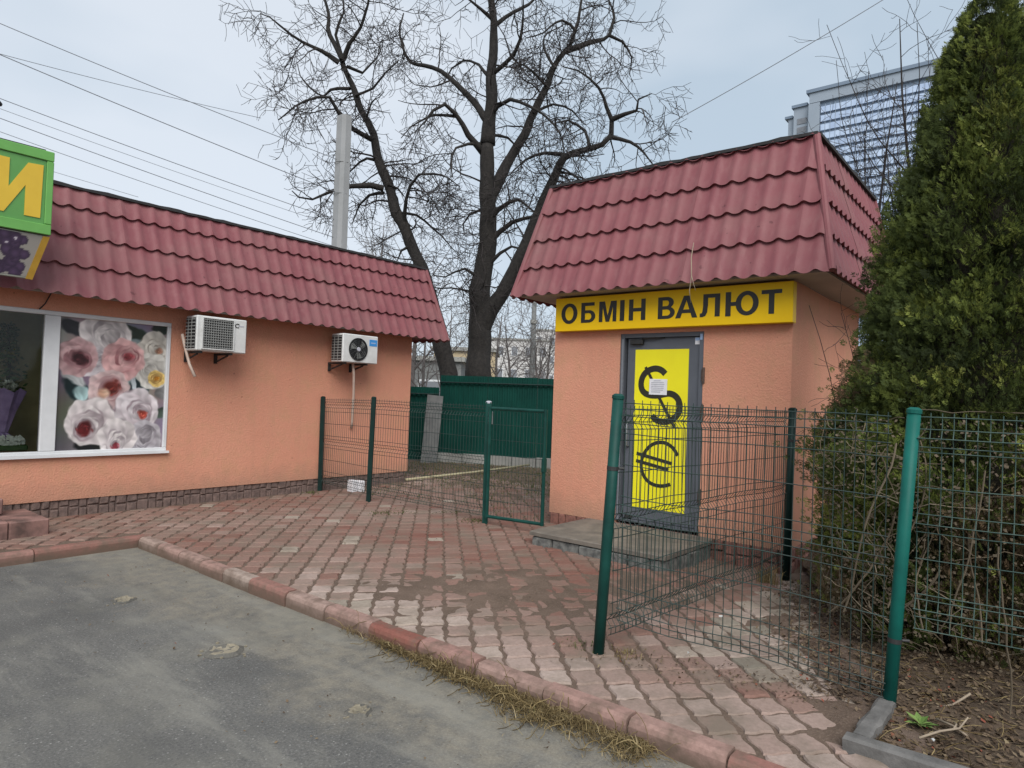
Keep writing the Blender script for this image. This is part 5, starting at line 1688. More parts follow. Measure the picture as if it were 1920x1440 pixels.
def limb_tree(name, limbs, label, dens, ln, droop=.36, curl=.42):
    random.seed(label)
    base = limbs[0][2][0]
    t = thing(name, (base[0], base[1], 0), label, 'tree', 'old bare trees behind the green fence')
    tr, cr = MB(), MB()
    for li, (r0, r1, pts) in enumerate(limbs):
        if li == 0:
            b0 = Vector(pts[0]); pts = [(b0.x - .1, b0.y + .1, -.3)] + [pts[0]] + list(pts[1:])
        q = resample(pts, .22)
        q = [p + Vector((n3(p.x, p.y, p.z, 1.7), n3(p.y, p.z, p.x, 1.7), 0)) * (.075 if k > 1 else 0) for k, p in enumerate(q)]
        r0 *= 1.45; r1 *= 1.2
        m = len(q)
        rad = [(r0 + (r1 - r0) * (k / (m - 1)) ** .85) * (1 + .18 * n3(k * .45, r0 * 50, li)) for k in range(m)]
        if li == 0 or r0 > .08:
            if li == 0:
                rad = [r * (1 + .5 * math.exp(-k / 3.0)) for k, r in enumerate(rad)]
            tr.tube(q, rad, 9)
        else:
            tr.tube(q, rad, 6, cap=False)
        lo = int(m * (.45 if li == 0 else 0.15))
        if li == 0 and r0 > .25: lo = int(m * .42)
        twiggery(cr, q[lo:], r0 * .6, r1, 0, dens, ln, droop, curl)
    tr.build('trunk', 'bark', t, smooth=True)
    c = cr.build('crown', 'twig', t)
    return t

limb_tree('bare_tree', LEFT_LIMBS, 'old bare tree leaning left above the end of the flower shop roof', (3.2, 5.6, 5.4), (1.2, .66, .38))
limb_tree('bare_tree', CENTRE_LIMBS, 'tallest old bare tree with an upright forked trunk between the two shops', (3.0, 5.4, 5.2), (1.25, .68, .38))

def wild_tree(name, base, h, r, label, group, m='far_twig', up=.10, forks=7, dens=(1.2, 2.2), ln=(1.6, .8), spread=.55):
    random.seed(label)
    t = thing(name, base, label, 'tree', group)
    tr, cr = MB(), MB()
    q = shoot(base, (random.gauss(0, .06), random.gauss(0, .06), 1), h, 12, -.02, .06, .07)
    tr.tube(q, [r * (1 - .9 * k / 12) for k in range(13)], 6)
    for k in range(forks):
        i = random.randint(3, 9)
        d = Vector((random.gauss(0, 1), random.gauss(0, 1), 0)).normalized() * spread + Vector((0, 0, .8))
        b = shoot(q[i], d, h * random.uniform(.25, .5), 8, 0, up, .10)
        rr = r * (1 - .9 * i / 12) * .55
        tr.tube(b, [max(.006, rr * (1 - .85 * s / 8)) for s in range(9)], 4, cap=False)
        twiggery(cr, b, rr, .006, 0, dens, ln, .06, .2)
    twiggery(cr, q[5:], r * .4, .01, 0, dens, ln, .06, .2)
    tr.build('trunk', m, t)
    cr.build('crown', m, t)
    return t

def at(px, d, z=0):
    """ground point d metres ahead and px units (thousandths of d) to the side"""
    l = px * d / 1000
    return (FW.x * d + RT.x * l, FW.y * d + RT.y * l, z)

TWIG[0] = .0075
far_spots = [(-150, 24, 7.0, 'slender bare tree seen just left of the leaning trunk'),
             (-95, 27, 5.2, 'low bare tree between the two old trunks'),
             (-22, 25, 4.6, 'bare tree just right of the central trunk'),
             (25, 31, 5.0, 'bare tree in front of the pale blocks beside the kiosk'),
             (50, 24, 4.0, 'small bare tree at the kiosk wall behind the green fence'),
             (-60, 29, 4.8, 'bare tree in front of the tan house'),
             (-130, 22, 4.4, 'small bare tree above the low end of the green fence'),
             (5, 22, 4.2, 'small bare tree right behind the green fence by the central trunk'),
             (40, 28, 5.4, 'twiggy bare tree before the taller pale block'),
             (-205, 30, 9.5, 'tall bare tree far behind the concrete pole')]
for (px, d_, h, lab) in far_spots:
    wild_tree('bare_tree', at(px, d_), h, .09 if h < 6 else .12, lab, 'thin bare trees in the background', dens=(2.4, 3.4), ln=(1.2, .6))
TWIG[0] = .0052
for (px, d_, h, lab) in ((545, 15.0, 8.6, 'shorter bare sapling with upright shoots in front of the left part of the glass tower'),
                         (600, 14.0, 9.6, 'bare sapling with upright shoots in front of the middle of the glass tower'),
                         (640, 13.2, 9.9, 'tall bare sapling just left of the thuja top'),
                         (490, 16.5, 7.4, 'shortest bare sapling above the kiosk roof corner'),
                         (760, 14.5, 10.5, 'bare tree partly hidden behind the thuja top')):
    wild_tree('bare_tree', at(px, d_), h, .075, lab, 'bare saplings in front of the glass tower', m='twig', up=.30, forks=11, dens=(1.6, 2.4), ln=(1.2, .55), spread=.42)

# bare shrub squeezed between kiosk and thuja
random.seed(21)
TWIG[0] = .0022
sb = thing('bare_shrub', (7.4, 1.25, -.1), 'thin bare shrub against the side wall of the kiosk', 'shrub')
cr = MB()
for k in range(15):
    b = shoot((7.4 + random.gauss(0, .12), 1.25 + random.gauss(0, .1), -.1), (random.gauss(-.12, .14), random.gauss(.12, .16), 1), random.uniform(2.0, 2.75), 8, -.02, .05, .08)
    cr.tube(b, [.0065 - .0005 * s for s in range(9)], 4, cap=False)
    twiggery(cr, b, .004, .003, 0, (2.6, 2.6), (.6, .3), .1, .2)
cr.build('branches', 'twig', sb)

# ================================================================== THUJA
TH = Vector((5.75, .43, 0))
PROF = [(-.02, .80), (.10, .96), (.33, 1.02), (.60, 1.02), (.86, 1.02), (1.12, 1.14), (1.30, 1.10), (1.61, .92), (1.99, .82), (2.37, .73), (2.78, .67), (3.2, .54), (3.7, .40), (4.07, .31), (4.3, .20), (4.52, .03)]
def th_r(z):
    for (a, ra), (b_, rb) in zip(PROF[:-1], PROF[1:]):
        if a <= z <= b_: return ra + (rb - ra) * (z - a) / (b_ - a)
    return .02
thuja = thing('thuja', (TH.x, TH.y, 0), 'tall conical green thuja growing in the bed behind the wire fence', 'tree')
tk = MB()
tk.tube([(TH.x, TH.y, -.15), (TH.x + .02, TH.y, 1.2), (TH.x, TH.y + .02, 2.8), (TH.x, TH.y, 4.35)], [.085, .07, .04, .012], 8)
for k in range(70):
    z = random.uniform(.05, 3.8); a_ = random.random() * 6.28; rr = th_r(z) * .8
    p = Vector((TH.x, TH.y, max(.02, z - rr * .5)))
    e = Vector((TH.x + rr * math.cos(a_), TH.y + rr * math.sin(a_), z + .05))
    mpt = (p + e) / 2 + Vector((0, 0, -.08))
    tk.tube([p, mpt, e], [.018, .012, .006], 4, cap=False)
tk.build('trunk', 'bark', thuja)
co = MB()
NZ, NA = 40, 28
for j in range(NZ + 1):
    z = .04 + 4.3 * j / NZ
    for i in range(NA):
        a_ = 2 * math.pi * i / NA
        rr = th_r(z) * (.62 + .12 * n3(math.cos(a_) * 2, math.sin(a_) * 2, z * 2.2, 1.6))
        co.v.append((TH.x + rr * math.cos(a_), TH.y + rr * math.sin(a_), z))
co.f = [(j * NA + i, j * NA + (i + 1) % NA, (j + 1) * NA + (i + 1) % NA, (j + 1) * NA + i) for j in range(NZ) for i in range(NA)]
co.build('inner_twigs', 'thuja_core', thuja, smooth=True)

def spray_template(seed):
    r_ = random.Random(seed)
    vs, fs = [], []
    def leaf(p, d, ln, w):
        s_ = Vector((-d.y, d.x, 0)).normalized() * w
        o = len(vs)
        up = Vector((0, 0, r_.uniform(-.15, .15) * ln))
        vs.extend([p, p + d * ln * .5 + s_ + up, p + d * ln, p + d * ln * .5 - s_ + up])
        fs.append((o, o + 1, o + 2, o + 3))
    L_ = 1.0
    d0 = Vector((1, 0, 0))
    leaf(Vector((.50, 0, 0)), d0, .55, .06)
    for k in range(4):
        t = .12 + .18 * k
        for sd in (-1, 1):
            a_ = sd * r_.uniform(.55, .95)
            leaf(Vector((t, sd * .03, .02 * sd)), Vector((math.cos(a_), math.sin(a_), 0)), (.52 - .07 * k) * r_.uniform(.8, 1.25), .05)
    return np.array([v[:] for v in vs]), np.array(fs)
TEMPL = [spray_template(s) for s in range(6)]

def sprays(count, place, size, m, name, parent, tonef):
    V_, F_, T_ = [], [], []
    o = 0
    for _ in range(count):
        p, axis, nrm, sc_ = place()
        axis = axis.normalized(); y_ = nrm.cross(axis)
        if y_.length < 1e-4: continue
        y_.normalize(); z_ = axis.cross(y_)
        tv, tf = random.choice(TEMPL)
        Mx = np.array([axis[:], y_[:], z_[:]])
        V_.append(tv * (size * sc_) @ Mx + np.array(p[:]))
        F_.append(tf + o); o += len(tv)
        T_.append(np.full(len(tv), tonef(p), dtype=np.float32))
    V_ = np.concatenate(V_); F_ = np.concatenate(F_); T_ = np.concatenate(T_)
    me = bpy.data.meshes.new(name)
    me.vertices.add(len(V_)); me.vertices.foreach_set('co', V_.astype(np.float32).ravel())
    me.loops.add(F_.size); me.loops.foreach_set('vertex_index', F_.astype(np.int32).ravel())
    me.polygons.add(len(F_)); me.polygons.foreach_set('loop_start', np.arange(0, F_.size, 4, dtype=np.int32))
    me.update(calc_edges=True)
    a = me.attributes.new('tone', 'FLOAT', 'POINT'); a.data.foreach_set('value', T_)
    me.materials.append(M[m])
    ob = bpy.data.objects.new(name, me); COL.objects.link(ob)
    if parent: attach(ob, parent)
    return ob

# the foliage hangs in clumps, so first scatter clump centres over the outline
CLUMP = []
toCam = math.atan2(-TH.y, -TH.x)
NCL = 1700
for i in range(NCL):
    # spread evenly over the cone's surface, then shaken
    u = (i + random.random()) / NCL
    z = 4.45 * (1 - math.sqrt(1 - u * .985)) / (1 - math.sqrt(1 - .985)) + .04 + random.gauss(0, .03)
    ca = i * 2.39996 + random.gauss(0, .12)
    if math.cos(ca - toCam) < -.25 and random.random() < .45: continue
    CLUMP.append((min(4.48, max(.03, z)), ca, random.uniform(.72, 1.03), random.gauss(0, 1)))
_cl = [None]
def th_place():
    c = random.choice(CLUMP); _cl[0] = c
    z = c[0] + random.gauss(0, .06)
    z = min(4.5, max(.02, z))
    rr0 = th_r(z)
    a_ = c[1] + random.gauss(0, .065 / max(rr0, .25))
    rr = rr0 * c[2] * (random.uniform(.74, 1.0) if random.random() < .975 else random.uniform(1.0, 1.13)) * (1 + .09 * n3(math.cos(a_), math.sin(a_), z, 2.4))
    p = Vector((TH.x + rr * math.cos(a_), TH.y + rr * math.sin(a_), z))
    out = Vector((math.cos(a_), math.sin(a_), 0))
    tang = Vector((-math.sin(a_), math.cos(a_), 0))
    ax = out * random.uniform(.3, 1.0) + Vector((0, 0, random.uniform(-.15, .95))) + tang * random.gauss(0, .45)
    nr_ = tang * random.choice((-1, 1)) + rvec() * .55
    return p, ax, nr_, random.uniform(.65, 1.25)
def th_tone(p):
    c = _cl[0]
    t = .42 + .24 * c[3] + random.gauss(0, .08) + .22 * n3(p.x, p.y, p.z, 1.8)
    # the shaded lower side facing the fence has died back brown in patches
    dead = n3(p.x, p.y, p.z + 4, 1.3) + .45 * smoothstep(1.9, .4, p.z) + .25 * n3(p.x, p.y, p.z, 6)
    if dead > .62 and random.random() < .7: return random.uniform(.93, 1.0)
    return min(.90, max(0, t))
cw = sprays(84000, th_place, .060, 'thuja', 'crown', thuja, th_tone)

# ================================================================== DRY VINE over fence and thuja
vine = thing('dry_vine', (4.5, .95, 0), 'tangle of dry brown climbing stems covering the lower thuja beside the bright green post', 'vine')
b = MB()
def vine_surface(a_, z):
    rr = th_r(min(max(z, .02), 4.4)) * 1.02
    return Vector((TH.x + rr * math.cos(a_), TH.y + rr * math.sin(a_), z))
toCam = math.atan2(-TH.y, -TH.x)
for k in range(95):
    # from the foot of the fence up the thuja's outside
    a_ = toCam + random.uniform(-.9, -.1) if k < 65 else toCam + random.uniform(-.9, 1.1)
    z = random.uniform(.05, 1.45)
    ln = random.uniform(.25, .8)
    az, dz_ = random.gauss(0, .8), random.gauss(.1, 1)
    pts = []
    push = random.uniform(.0, .10)
    for s in range(9):
        p = vine_surface(a_, z)
        o = Vector((math.cos(a_), math.sin(a_), 0))
        pts.append(p + o * (push + .03 * n3(s * .8, k, 0)))
        az += random.gauss(0, .75); dz_ += random.gauss(0, .75)
        m_ = math.hypot(az, dz_) + 1e-6
        a_ += az / m_ * ln / 9; z = min(1.56, max(.0, z + dz_ / m_ * ln / 9))
    r_ = random.uniform(.0018, .0036)
    b.tube(resample(pts, .05), r_, 3, tone=min(1, max(0, random.gauss(.5, .25))), cap=False)
# longer stems hanging down to the soil
for k in range(12):
    x, y = random.uniform(4.15, 5.0), random.uniform(-.6, 1.0)
    zt = random.uniform(.5, 1.4)
    q = shoot((x, y, zt), (random.gauss(0, .3), random.gauss(0, .3), -1), zt - random.uniform(-.02, .35), 8, .05, -.02, .22)
    b.tube(resample(q, .06), random.uniform(.003, .006), 4, tone=random.uniform(.3, .8), cap=False)
b.build('stems', 'vine', vine)
# shrivelled leaves on it
q = MB()
for _ in range(2600):
    a_ = toCam + random.uniform(-.9, .6); z = random.uniform(.02, 1.5)
    p = vine_surface(a_, z) + Vector((math.cos(a_), math.sin(a_), 0)) * random.uniform(.0, .09)
    d_ = rvec() * random.uniform(.012, .028); s_ = d_.orthogonal().normalized() * d_.length * .45
    q.add([p, p + d_ * .5 + s_, p + d_, p + d_ * .5 - s_], [(0, 1, 2, 3)], tone=random.uniform(.0, .5))
tag(q.build('dead_leaves', 'vine', vine), kind='stuff')
# ================================================================== POLES AND CABLES
pole = thing('concrete_pole', (8.5, 11.62, 0), 'pale grey concrete utility pole rising behind the flower shop roof', 'pole')
b = MB()
vs = []
H_ = 7.23
for z in (-.2, 2, 4, 6, H_):
    r_ = .178 - .003 * z
    for (sx, sy) in ((-1, -.55), (-.55, -1), (.55, -1), (1, -.55), (1, .55), (.55, 1), (-.55, 1), (-1, .55)):
        vs.append((8.5 + sx * r_ * .777 + sy * r_ * .63 * 0 + 0, 11.62 + sy * r_, z))
n = 8
b.add(vs, [(l * n + k, l * n + (k + 1) % n, l * n + n + (k + 1) % n, l * n + n + k) for l in range(4) for k in range(n)] + [tuple(range(4 * n, 5 * n))])
b.build('shaft', 'pole_concrete', pole)
for z in (6.25, 5.6):
    m = MB(); m.tube([(8.5 + .16 * math.cos(t), 11.62 + .16 * math.sin(t), z) for t in np.linspace(0, 6.283, 13)], .008, 4, cap=False)
    m.build('band', 'slab_grey', pole)

far = thing('lamp_pole', (22.2, 16.95, 0), 'thin grey pole in the distance right of the old trunk', 'pole')
b = MB(); b.tube([(22.2, 16.95, -.2), (22.2, 16.95, 3), (22.2, 16.95, 6.3)], [.13, .115, .09], 8)
b.build('shaft', 'slab_grey', far, smooth=True)
MB().tube([(22.2, 16.95, 4.6), (22.2, 16.95, 4.75)], .15, 8).build('band', 'concrete', far)

def cable(p, q, sag, r, label, group):
    p, q = Vector(p), Vector(q)
    # run on past both ends, out of the frame or into the crown
    a = p - (q - p) * .35
    pts = []
    for k in range(25):
        t = k / 24
        c = a + (q - a) * t
        c.z -= sag * 4 * t * (1 - t)
        pts.append(c)
    o = MB().tube(pts, r, 5).build('overhead_cable', 'cable', smooth=True)
    return tag(o, label, 'cable', group)
G_ = 'overhead cables left of the bare trees'
cable((3.354, 14.728, 7.90), (8.45, 11.62, 6.30), .06, .0075, 'steepest overhead cable, topmost at the left edge of the sky', G_)
cable((3.374, 14.72, 7.35), (7.396, 12.941, 7.134), .05, .0055, 'thin flatter overhead cable that crosses the steepest one', G_)
cable((3.374, 14.72, 7.34), (8.45, 11.62, 5.62), .05, .0085, 'thickest overhead cable, from the left edge to the concrete pole', G_)
cable((3.404, 14.707, 6.56), (8.45, 11.62, 5.05), .05, .007, 'uppermost of the four close parallel cables above the shop', G_)
cable((3.41, 14.704, 6.38), (8.45, 11.62, 4.92), .05, .0045, 'faint second of the four close parallel cables above the shop', G_)
cable((3.417, 14.701, 6.21), (8.45, 11.62, 4.68), .05, .007, 'third of the four close parallel cables above the shop', G_)
cable((3.426, 14.698, 5.97), (8.45, 11.62, 4.50), .05, .0055, 'lowest of the four close parallel cables, just clearing the sign', G_)
cable((4.796, 16.188, 5.844), (5.858, 14.891, 5.407), .0, .0045, 'faint cable just above the shop roof right of the sign', G_)
cable((15.304 + .9, 3.101 - 1.15, 10.044 + .96), (12.756, 6.325, 7.351), .12, .008, 'lone cable running from the bare tree to the upper right', 'overhead cables right of the bare trees')
t = MB()
t.tube([(3.30, 14.74, 6.46), (3.36, 14.71, 6.44), (3.43, 14.67, 6.40)], [.012, .075, .03], 8)
o = t.build('insulator', 'ac_dark', smooth=True)
tag(o, 'small dark lump on the cables at the left edge', 'insulator')

# ================================================================== FAR BUILDINGS
tw = thing('office_tower', (235, 45, 0), 'tall glass office tower rising behind the kiosk roof and thuja', 'tower')
TX = 232.0
YL, YR = 65.6, -30.0
ZT = 105.2
MB().box(TX + .6, TX + 42, YR, YL, -.2, ZT).build('core', 'tower_dark', tw)
fl_h = 2.95
k = 0
z = ZT - 5.2
while z > 8:
    gl_ = MB().box(TX, TX + .55, YR + 1.0, YL - 3.6, z - 1.95, z)
    gp = gl_.build('glass_band', 'tower_glass', tw)
    z -= fl_h
    k += 1
mu = MB()
y = YL - 5.0
while y > YR + 1:
    mu.box(TX - .10, TX - .005, y - .05, y + .05, 8, ZT - 4.6)
    y -= 1.55
mu.build('mullions', 'tower_grey', tw)
MB().box(TX - .35, TX + .55, YL - 3.3, YL + .2, -.2, ZT - 3.6).build('corner_pier', 'tower_grey', tw)
MB().box(TX - .8, TX + 42.5, YR - .5, YL + .9, ZT, ZT + 1.1).build('cornice', 'tower_dark', tw)
MB().box(TX - .3, TX + .55, YR, YL - .0, ZT - 3.4, ZT - .02).build('parapet_band', 'tower_grey', tw)
# lower stepped wing on the left corner
MB().box(TX + 1.5, TX + 30, YL + .25, YL + 5.4, -.2, ZT - 3.2).build('wing', 'tower_grey', tw)
MB().box(TX + .9, TX + 30.5, YL + .95, YL + 6.0, ZT - 3.15, ZT - 2.2).build('wing_cornice', 'tower_dark', tw)
MB().box(TX + 3.0, TX + 30, YL + 5.45, YL + 7.6, -.2, ZT - 5.8).build('wing', 'tower_grey', tw)
MB().box(TX + 2.4, TX + 30.5, YL + 6.05, YL + 8.6, ZT - 5.75, ZT - 4.9).build('wing_cornice', 'tower_dark', tw)
zz = ZT - 7
while zz > 8:
    MB().box(TX + 1.35, TX + 1.48, YL + 1.2, YL + 4.2, zz - 1.9, zz).build('window', 'dark_pane', tw)
    zz -= fl_h
MB().box(TX + 1.0, TX + 1.3, YL + .6, YL + 4.6, -.2, ZT - 13).build('pier', 'tower_white', tw)

def block(name, px, d_, w_, dep, h, floors, cols_, m, label, cat='building'):
    c = Vector(at(px, d_))
    t = thing(name, (c.x, c.y, 0), label, cat)
    # faces the viewer roughly square-on
    ux, uy = RT, FW
    def P_(a, b_, z): return (c.x + ux.x * a + uy.x * b_, c.y + ux.y * a + uy.y * b_, z)
    def bx(a0, a1, b0, b1, z0, z1):
        vs = [P_(a0, b0, z0), P_(a1, b0, z0), P_(a1, b1, z0), P_(a0, b1, z0), P_(a0, b0, z1), P_(a1, b0, z1), P_(a1, b1, z1), P_(a0, b1, z1)]
        return MB().add(vs, [(0, 1, 2, 3), (7, 6, 5, 4), (0, 4, 5, 1), (1, 5, 6, 2), (2, 6, 7, 3), (3, 7, 4, 0)])
    bx(-w_ / 2, w_ / 2, 0, dep, -.25, h).build('wall', m, t, fixn=True)
    bx(-w_ / 2 - .2, w_ / 2 + .2, -.2, dep + .2, h + .005, h + .25).build('roof', 'concrete', t, fixn=True)
    for f_ in range(floors):
        for k in range(cols_):
            a0 = -w_ / 2 + w_ * (k + .25) / cols_; a1 = a0 + w_ * .5 / cols_
            z0 = .9 + f_ * h / floors; z1 = z0 + 1.4
            wn = bx(a0, a1, -.06, -.01, z0, z1).build('window', 'white_pvc', t, fixn=True)
            bx(a0 + .1, a1 - .1, -.09, -.065, z0 + .1, z1 - .1).build('pane', 'dark_pane', wn, fixn=True)
    return t
block('tan_house', -72, 44, 4.0, 6, 4.4, 1, 2, 'tan_render', 'tan house showing between the two old tree trunks', 'house')
block('garage', -118, 36, 3.0, 6, 3.3, 1, 1, 'slab_grey', 'dark grey shed left of the tan house behind the fence', 'shed')
block('apartment_block', 2, 95, 10, 12, 9.5, 3, 5, 'pale_render', 'pale apartment block right of the old central trunk')
block('apartment_block', 66, 120, 9, 12, 13.5, 4, 4, 'pale_render', 'taller pale apartment block just left of the kiosk')
b = thing('gantry_post', (6.9 + 5, -.6, 0), 'beige square post behind the very top of the thuja', 'post')
MB().box(11.7, 11.98, .10, .38, -.1, 9.2).build('shaft', 'beige_post', b)
MB().box(11.6, 12.08, 0.0, .48, 9.2, 9.35).build('cap', 'beige_post', b)

# ================================================================== GROUND CLUTTER
def blades(count, place, m, name, tone=(0, 1), parent=None):
    b = MB()
    for _ in range(count):
        p, h, lean, w_ = place()
        a_ = random.random() * 6.28
        d_ = Vector((math.cos(a_), math.sin(a_), 0))
        s_ = Vector((-d_.y, d_.x, 0)) * w_
        p = Vector(p)
        m1 = p + d_ * lean * h * .35 + Vector((0, 0, h * .6)); m2 = p + d_ * lean * h + Vector((0, 0, h * random.uniform(.45, 1.0)))
        b.add([p - s_, p + s_, m1 + s_ * .8, m1 - s_ * .8, m2], [(0, 1, 2, 3), (3, 2, 4)], tone=random.uniform(*tone))
    o = b.build(name, m, parent)
    return tag(o, kind='stuff') if parent is None else o

# dried grass and stems heaped along the road side of the kerb
def kerb_grass():
    while True:
        y = random.uniform(1.45, 3.95)
        dens = -.05 + .75 * smoothstep(3.9, 2.2, y) + .9 * n3(y, 0, 0, 2.6)
        if random.random() < dens: break
    wdt = .045 + .15 * smoothstep(3.2, 1.9, y) * max(.2, 0.75 + .9 * n3(y, 5, 0, 3))
    x = KX0 - abs(random.gauss(0, wdt * .6)) - .005
    z = -.10 + random.uniform(0, .03)
    return (x, y, z), random.uniform(.012, .05), random.uniform(.6, 2.4), random.uniform(.001, .0026)
g = blades(4600, kerb_grass, 'dry_grass', 'dry_grass', (0, 1))
g['label'] = 'dry brown grass heaped along the road side of the kerb'
st_ = MB()
for _ in range(420):
    (x, y, z), h, ln, w_ = kerb_grass()
    q = shoot((x, y, z + .01), (random.gauss(0, 1), random.gauss(0, 1), .5), random.uniform(.08, .20), 6, .25, -.1, .5)
    q = [Vector((min(p.x, KX0 - .004), p.y, max(p.z, -.097))) for p in q]
    st_.tube(q, random.uniform(.0012, .0025), 3, tone=random.uniform(.1, .9), cap=False)
st_ = tag(st_.build('dry_stems', 'dry_grass'), kind='stuff')
st_['label'] = 'curled dry stems lying along the kerb'

# leaf litter on the bed, under the fence and drifting over the pavers
def litter(count, place, name, label, smin=.007, smax=.020):
    b = MB()
    for _ in range(count):
        x, y, z = place()
        s = random.uniform(smin, smax); a_ = random.random() * 6.28
        d_ = Vector((math.cos(a_), math.sin(a_), random.gauss(0, .35))) * s
        e = Vector((-math.sin(a_), math.cos(a_), random.gauss(0, .35))) * s * random.uniform(.4, .7)
        p = Vector((x, y, z + .008))
        c = Vector((0, 0, random.uniform(.1, .5) * s))
        b.add([p - d_ + c, p - d_ * .2 - e, p + d_ * .9, p - d_ * .1 + e + c], [(0, 1, 2), (0, 2, 3)], tone=min(1, max(0, random.gauss(.45, .28))))
    o = tag(b.build(name, 'leaf_litter'), kind='stuff')
    o['label'] = label
def bed_place():
    while True:
        x = random.uniform(3.5, 7.0); e = bed_edge(x) - (.10 if x < 3.98 else 0)
        y = e - abs(random.gauss(0, .75)) + .05
        if y > -2.6: break
    return x, y, bedz(x, y)
litter(6500, bed_place, 'leaf_litter', 'brown dead leaves covering the garden bed')
def edge_place():
    while True:
        x = random.uniform(3.95, 6.7); y = bed_edge(x) + abs(random.gauss(0, .22))
        if y < 2.0: break
    return x, y, max(dirtz(x, y), gz(x, y)) + .004
litter(2600, edge_place, 'leaf_litter', 'dead leaves drifting over the pavers at the edge of the bed', .006, .017)
def fence_foot():
    t = random.random(); x = 3.62 + .38 * t + random.gauss(0, .10); y = 2.15 - 1.45 * t + random.gauss(0, .14)
    return x, y, max(dirtz(x, y), gz(x, y)) + .002
litter(420, fence_foot, 'leaf_litter', 'dead leaves caught along the foot of the near wire fence', .005, .013)
def yard():
    while True:
        x, y = random.uniform(3.2, 9.5), random.uniform(1.5, 8.7)
        if region_ok(x, y): break
    return x, y, gz(x, y) + .002
litter(420, yard, 'leaf_litter', 'scattered leaf scraps on the pavers', .005, .013)
def roadbits():
    return random.uniform(1.6, 2.9), random.uniform(1.0, 6.8), -.098
litter(220, roadbits, 'leaf_litter', 'scattered leaf scraps on the asphalt', .004, .011)

# grass and moss growing behind the gate
def moss_place():
    while True:
        x, y = random.uniform(6.6, 12.2), random.uniform(4.9, 11.2)
        if x < 8.15 and y > 8.7: continue
        if y > 11.1 - (x - 11.08) * 2.2 and x > 10.6: continue
        dens = .25 + .75 * smoothstep(7.4, 9.6, x) + .55 * n3(x, y, 0, 1.4)
        if random.random() < dens: break
    return (x, y, dirtz(x, y) + .004), random.uniform(.015, .05), random.uniform(.2, .9), random.uniform(.003, .006)
g = blades(9000, moss_place, 'moss', 'yard_grass', (0, 1))
g['label'] = 'short dull grass and moss growing over the paving behind the gate'
# mossy weed cushions in the joints near the gate
def weed_place():
    x, y = random.choice(((6.05, 6.6), (6.5, 6.2), (6.25, 5.6), (5.75, 6.7)))
    return (x + random.gauss(0, .10), y + random.gauss(0, .09), gz(x, y) - .004), random.uniform(.008, .022), random.uniform(.3, 1.2), random.uniform(.003, .006)
g = blades(700, weed_place, 'moss', 'joint_moss', (0, .6)); g['label'] = 'green moss in the paver joints in front of the gate'
# pale dry tufts
def tuft(x, y, z, n, h, m, name, label, cat, tone):
    t = thing(name, (x, y, z), label, cat)
    o = blades(n, lambda: ((x + random.gauss(0, .05), y + random.gauss(0, .05), z), random.uniform(.4, 1) * h, random.uniform(.1, .8), random.uniform(.002, .004)), m, 'blades', tone, t)
    o['kind'] = 'stuff'
    return t
tuft(6.35, 2.03, gz(6.35, 2.03) - .01, 150, .24, 'dry_grass', 'grass_tuft', 'pale dry grass tuft at the foot of the middle fence post by the kiosk', 'grass tuft', (.5, .95))
tuft(3.70, 2.02, -.02, 60, .09, 'dry_grass', 'grass_tuft', 'tiny yellow grass tuft right of the foot of the nearest dark green post', 'grass tuft', (.4, 1))
tuft(3.64, 2.32, -.02, 60, .06, 'moss', 'grass_tuft', 'low green grass tuft left of the foot of the nearest dark green post', 'grass tuft', (.2, .8))
tuft(6.0, 8.65, -.01, 70, .08, 'moss', 'grass_tuft', 'green grass tuft at the plinth beside the first fence post', 'grass tuft', (.2, .8))

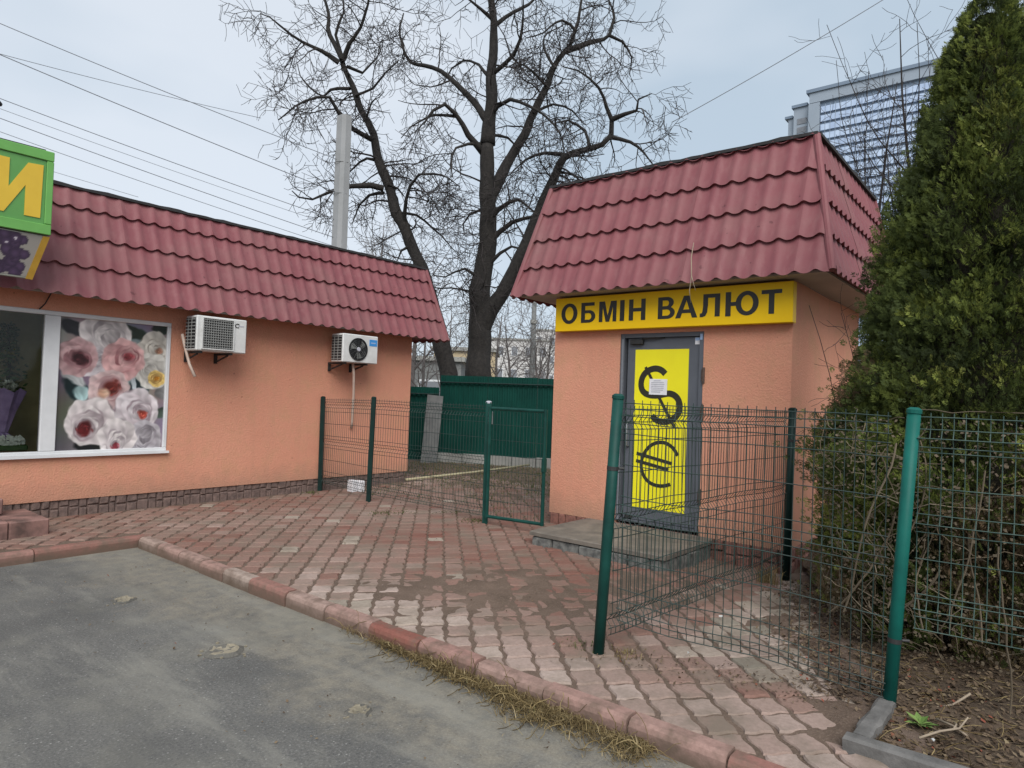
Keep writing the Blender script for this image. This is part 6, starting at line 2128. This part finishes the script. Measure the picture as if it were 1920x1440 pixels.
# small green weed by the bed kerb
wd = thing('weed', (3.87, .50, bedz(3.87, .50)), 'small bright green weed by the bed kerb at the bright green post', 'weed')
b = MB()
for k in range(16):
    a_ = k * 2.4; ln = random.uniform(.05, .10)
    o = Vector((3.87, .50, bedz(3.87, .50) + .01))
    d_ = Vector((math.cos(a_), math.sin(a_), random.uniform(.25, .9))).normalized() * ln
    s_ = Vector((-math.sin(a_), math.cos(a_), 0)) * ln * .22
    b.add([o, o + d_ * .45 + s_, o + d_ + Vector((0, 0, -.012)), o + d_ * .45 - s_], [(0, 1, 2, 3)], tone=random.random())
b.build('leaves', 'weed', wd)

# sticks on the bed
for (p, lab, tt) in (([(3.62, .47, .06), (3.70, .40, .085), (3.76, .33, .10), (3.79, .30, .15)], 'forked pale stick lying at the lower right of the bed', 1),
                     ([(4.26, .33, .10), (4.20, .40, .04), (4.14, .46, .03)], 'thin dry stick leaning on the soil under the thuja', 0),
                     ([(3.93, .44, .05), (3.87, .36, .06), (3.82, .30, .05)], 'short grey stick beside the bright green weed', 0)):
    b = MB().tube([Vector(q) for q in p], [.006, .006, .005, .004][:len(p)], 5, cap=True)
    if tt: b.tube([Vector((3.745, .35, .095)), Vector((3.80, .345, .10)), Vector((3.84, .36, .09))], [.005, .004, .003], 5)
    tag(b.build('stick', 'stick', smooth=True), lab, 'stick')
# fine straw and broken twigs over the soil
sw = MB()
for _ in range(900):
    x, y, z = bed_place()
    q = shoot((x, y, z + .006), (random.gauss(0, 1), random.gauss(0, 1), .15), random.uniform(.04, .16), 3, .1, 0, .35)
    sw.tube([Vector((p.x, p.y, max(p.z, bedz(p.x, p.y) + .003))) for p in q], random.uniform(.001, .0024), 3, tone=random.uniform(0, .95), cap=False)
sw = tag(sw.build('dry_straw', 'dry_grass'), kind='stuff')
sw['label'] = 'fine straw and broken twigs scattered over the garden bed'
# scraps of white litter
for (x, y, lab) in ((4.78, 1.86, 'crumpled white scrap on the pavers inside the fence'), (3.95, 1.74, 'tiny white scrap at the foot of the near fence'), (3.72, .43, 'pale scrap of paper on the garden soil')):
    b = MB()
    s = .022 if x > 4.5 else .014
    z = max(dirtz(x, y), gz(x, y)) + .01 if y > .6 else bedz(x, y) + .01
    vs = [(x + random.uniform(-s, s), y + random.uniform(-s, s), z + random.uniform(0, s * 1.2)) for _ in range(7)]
    b.add(vs, [(0, 1, 2), (1, 3, 2), (3, 4, 2), (4, 5, 3), (5, 6, 4), (6, 0, 5), (0, 2, 5)])
    tag(b.build('paper_scrap', 'foil'), lab, 'litter')
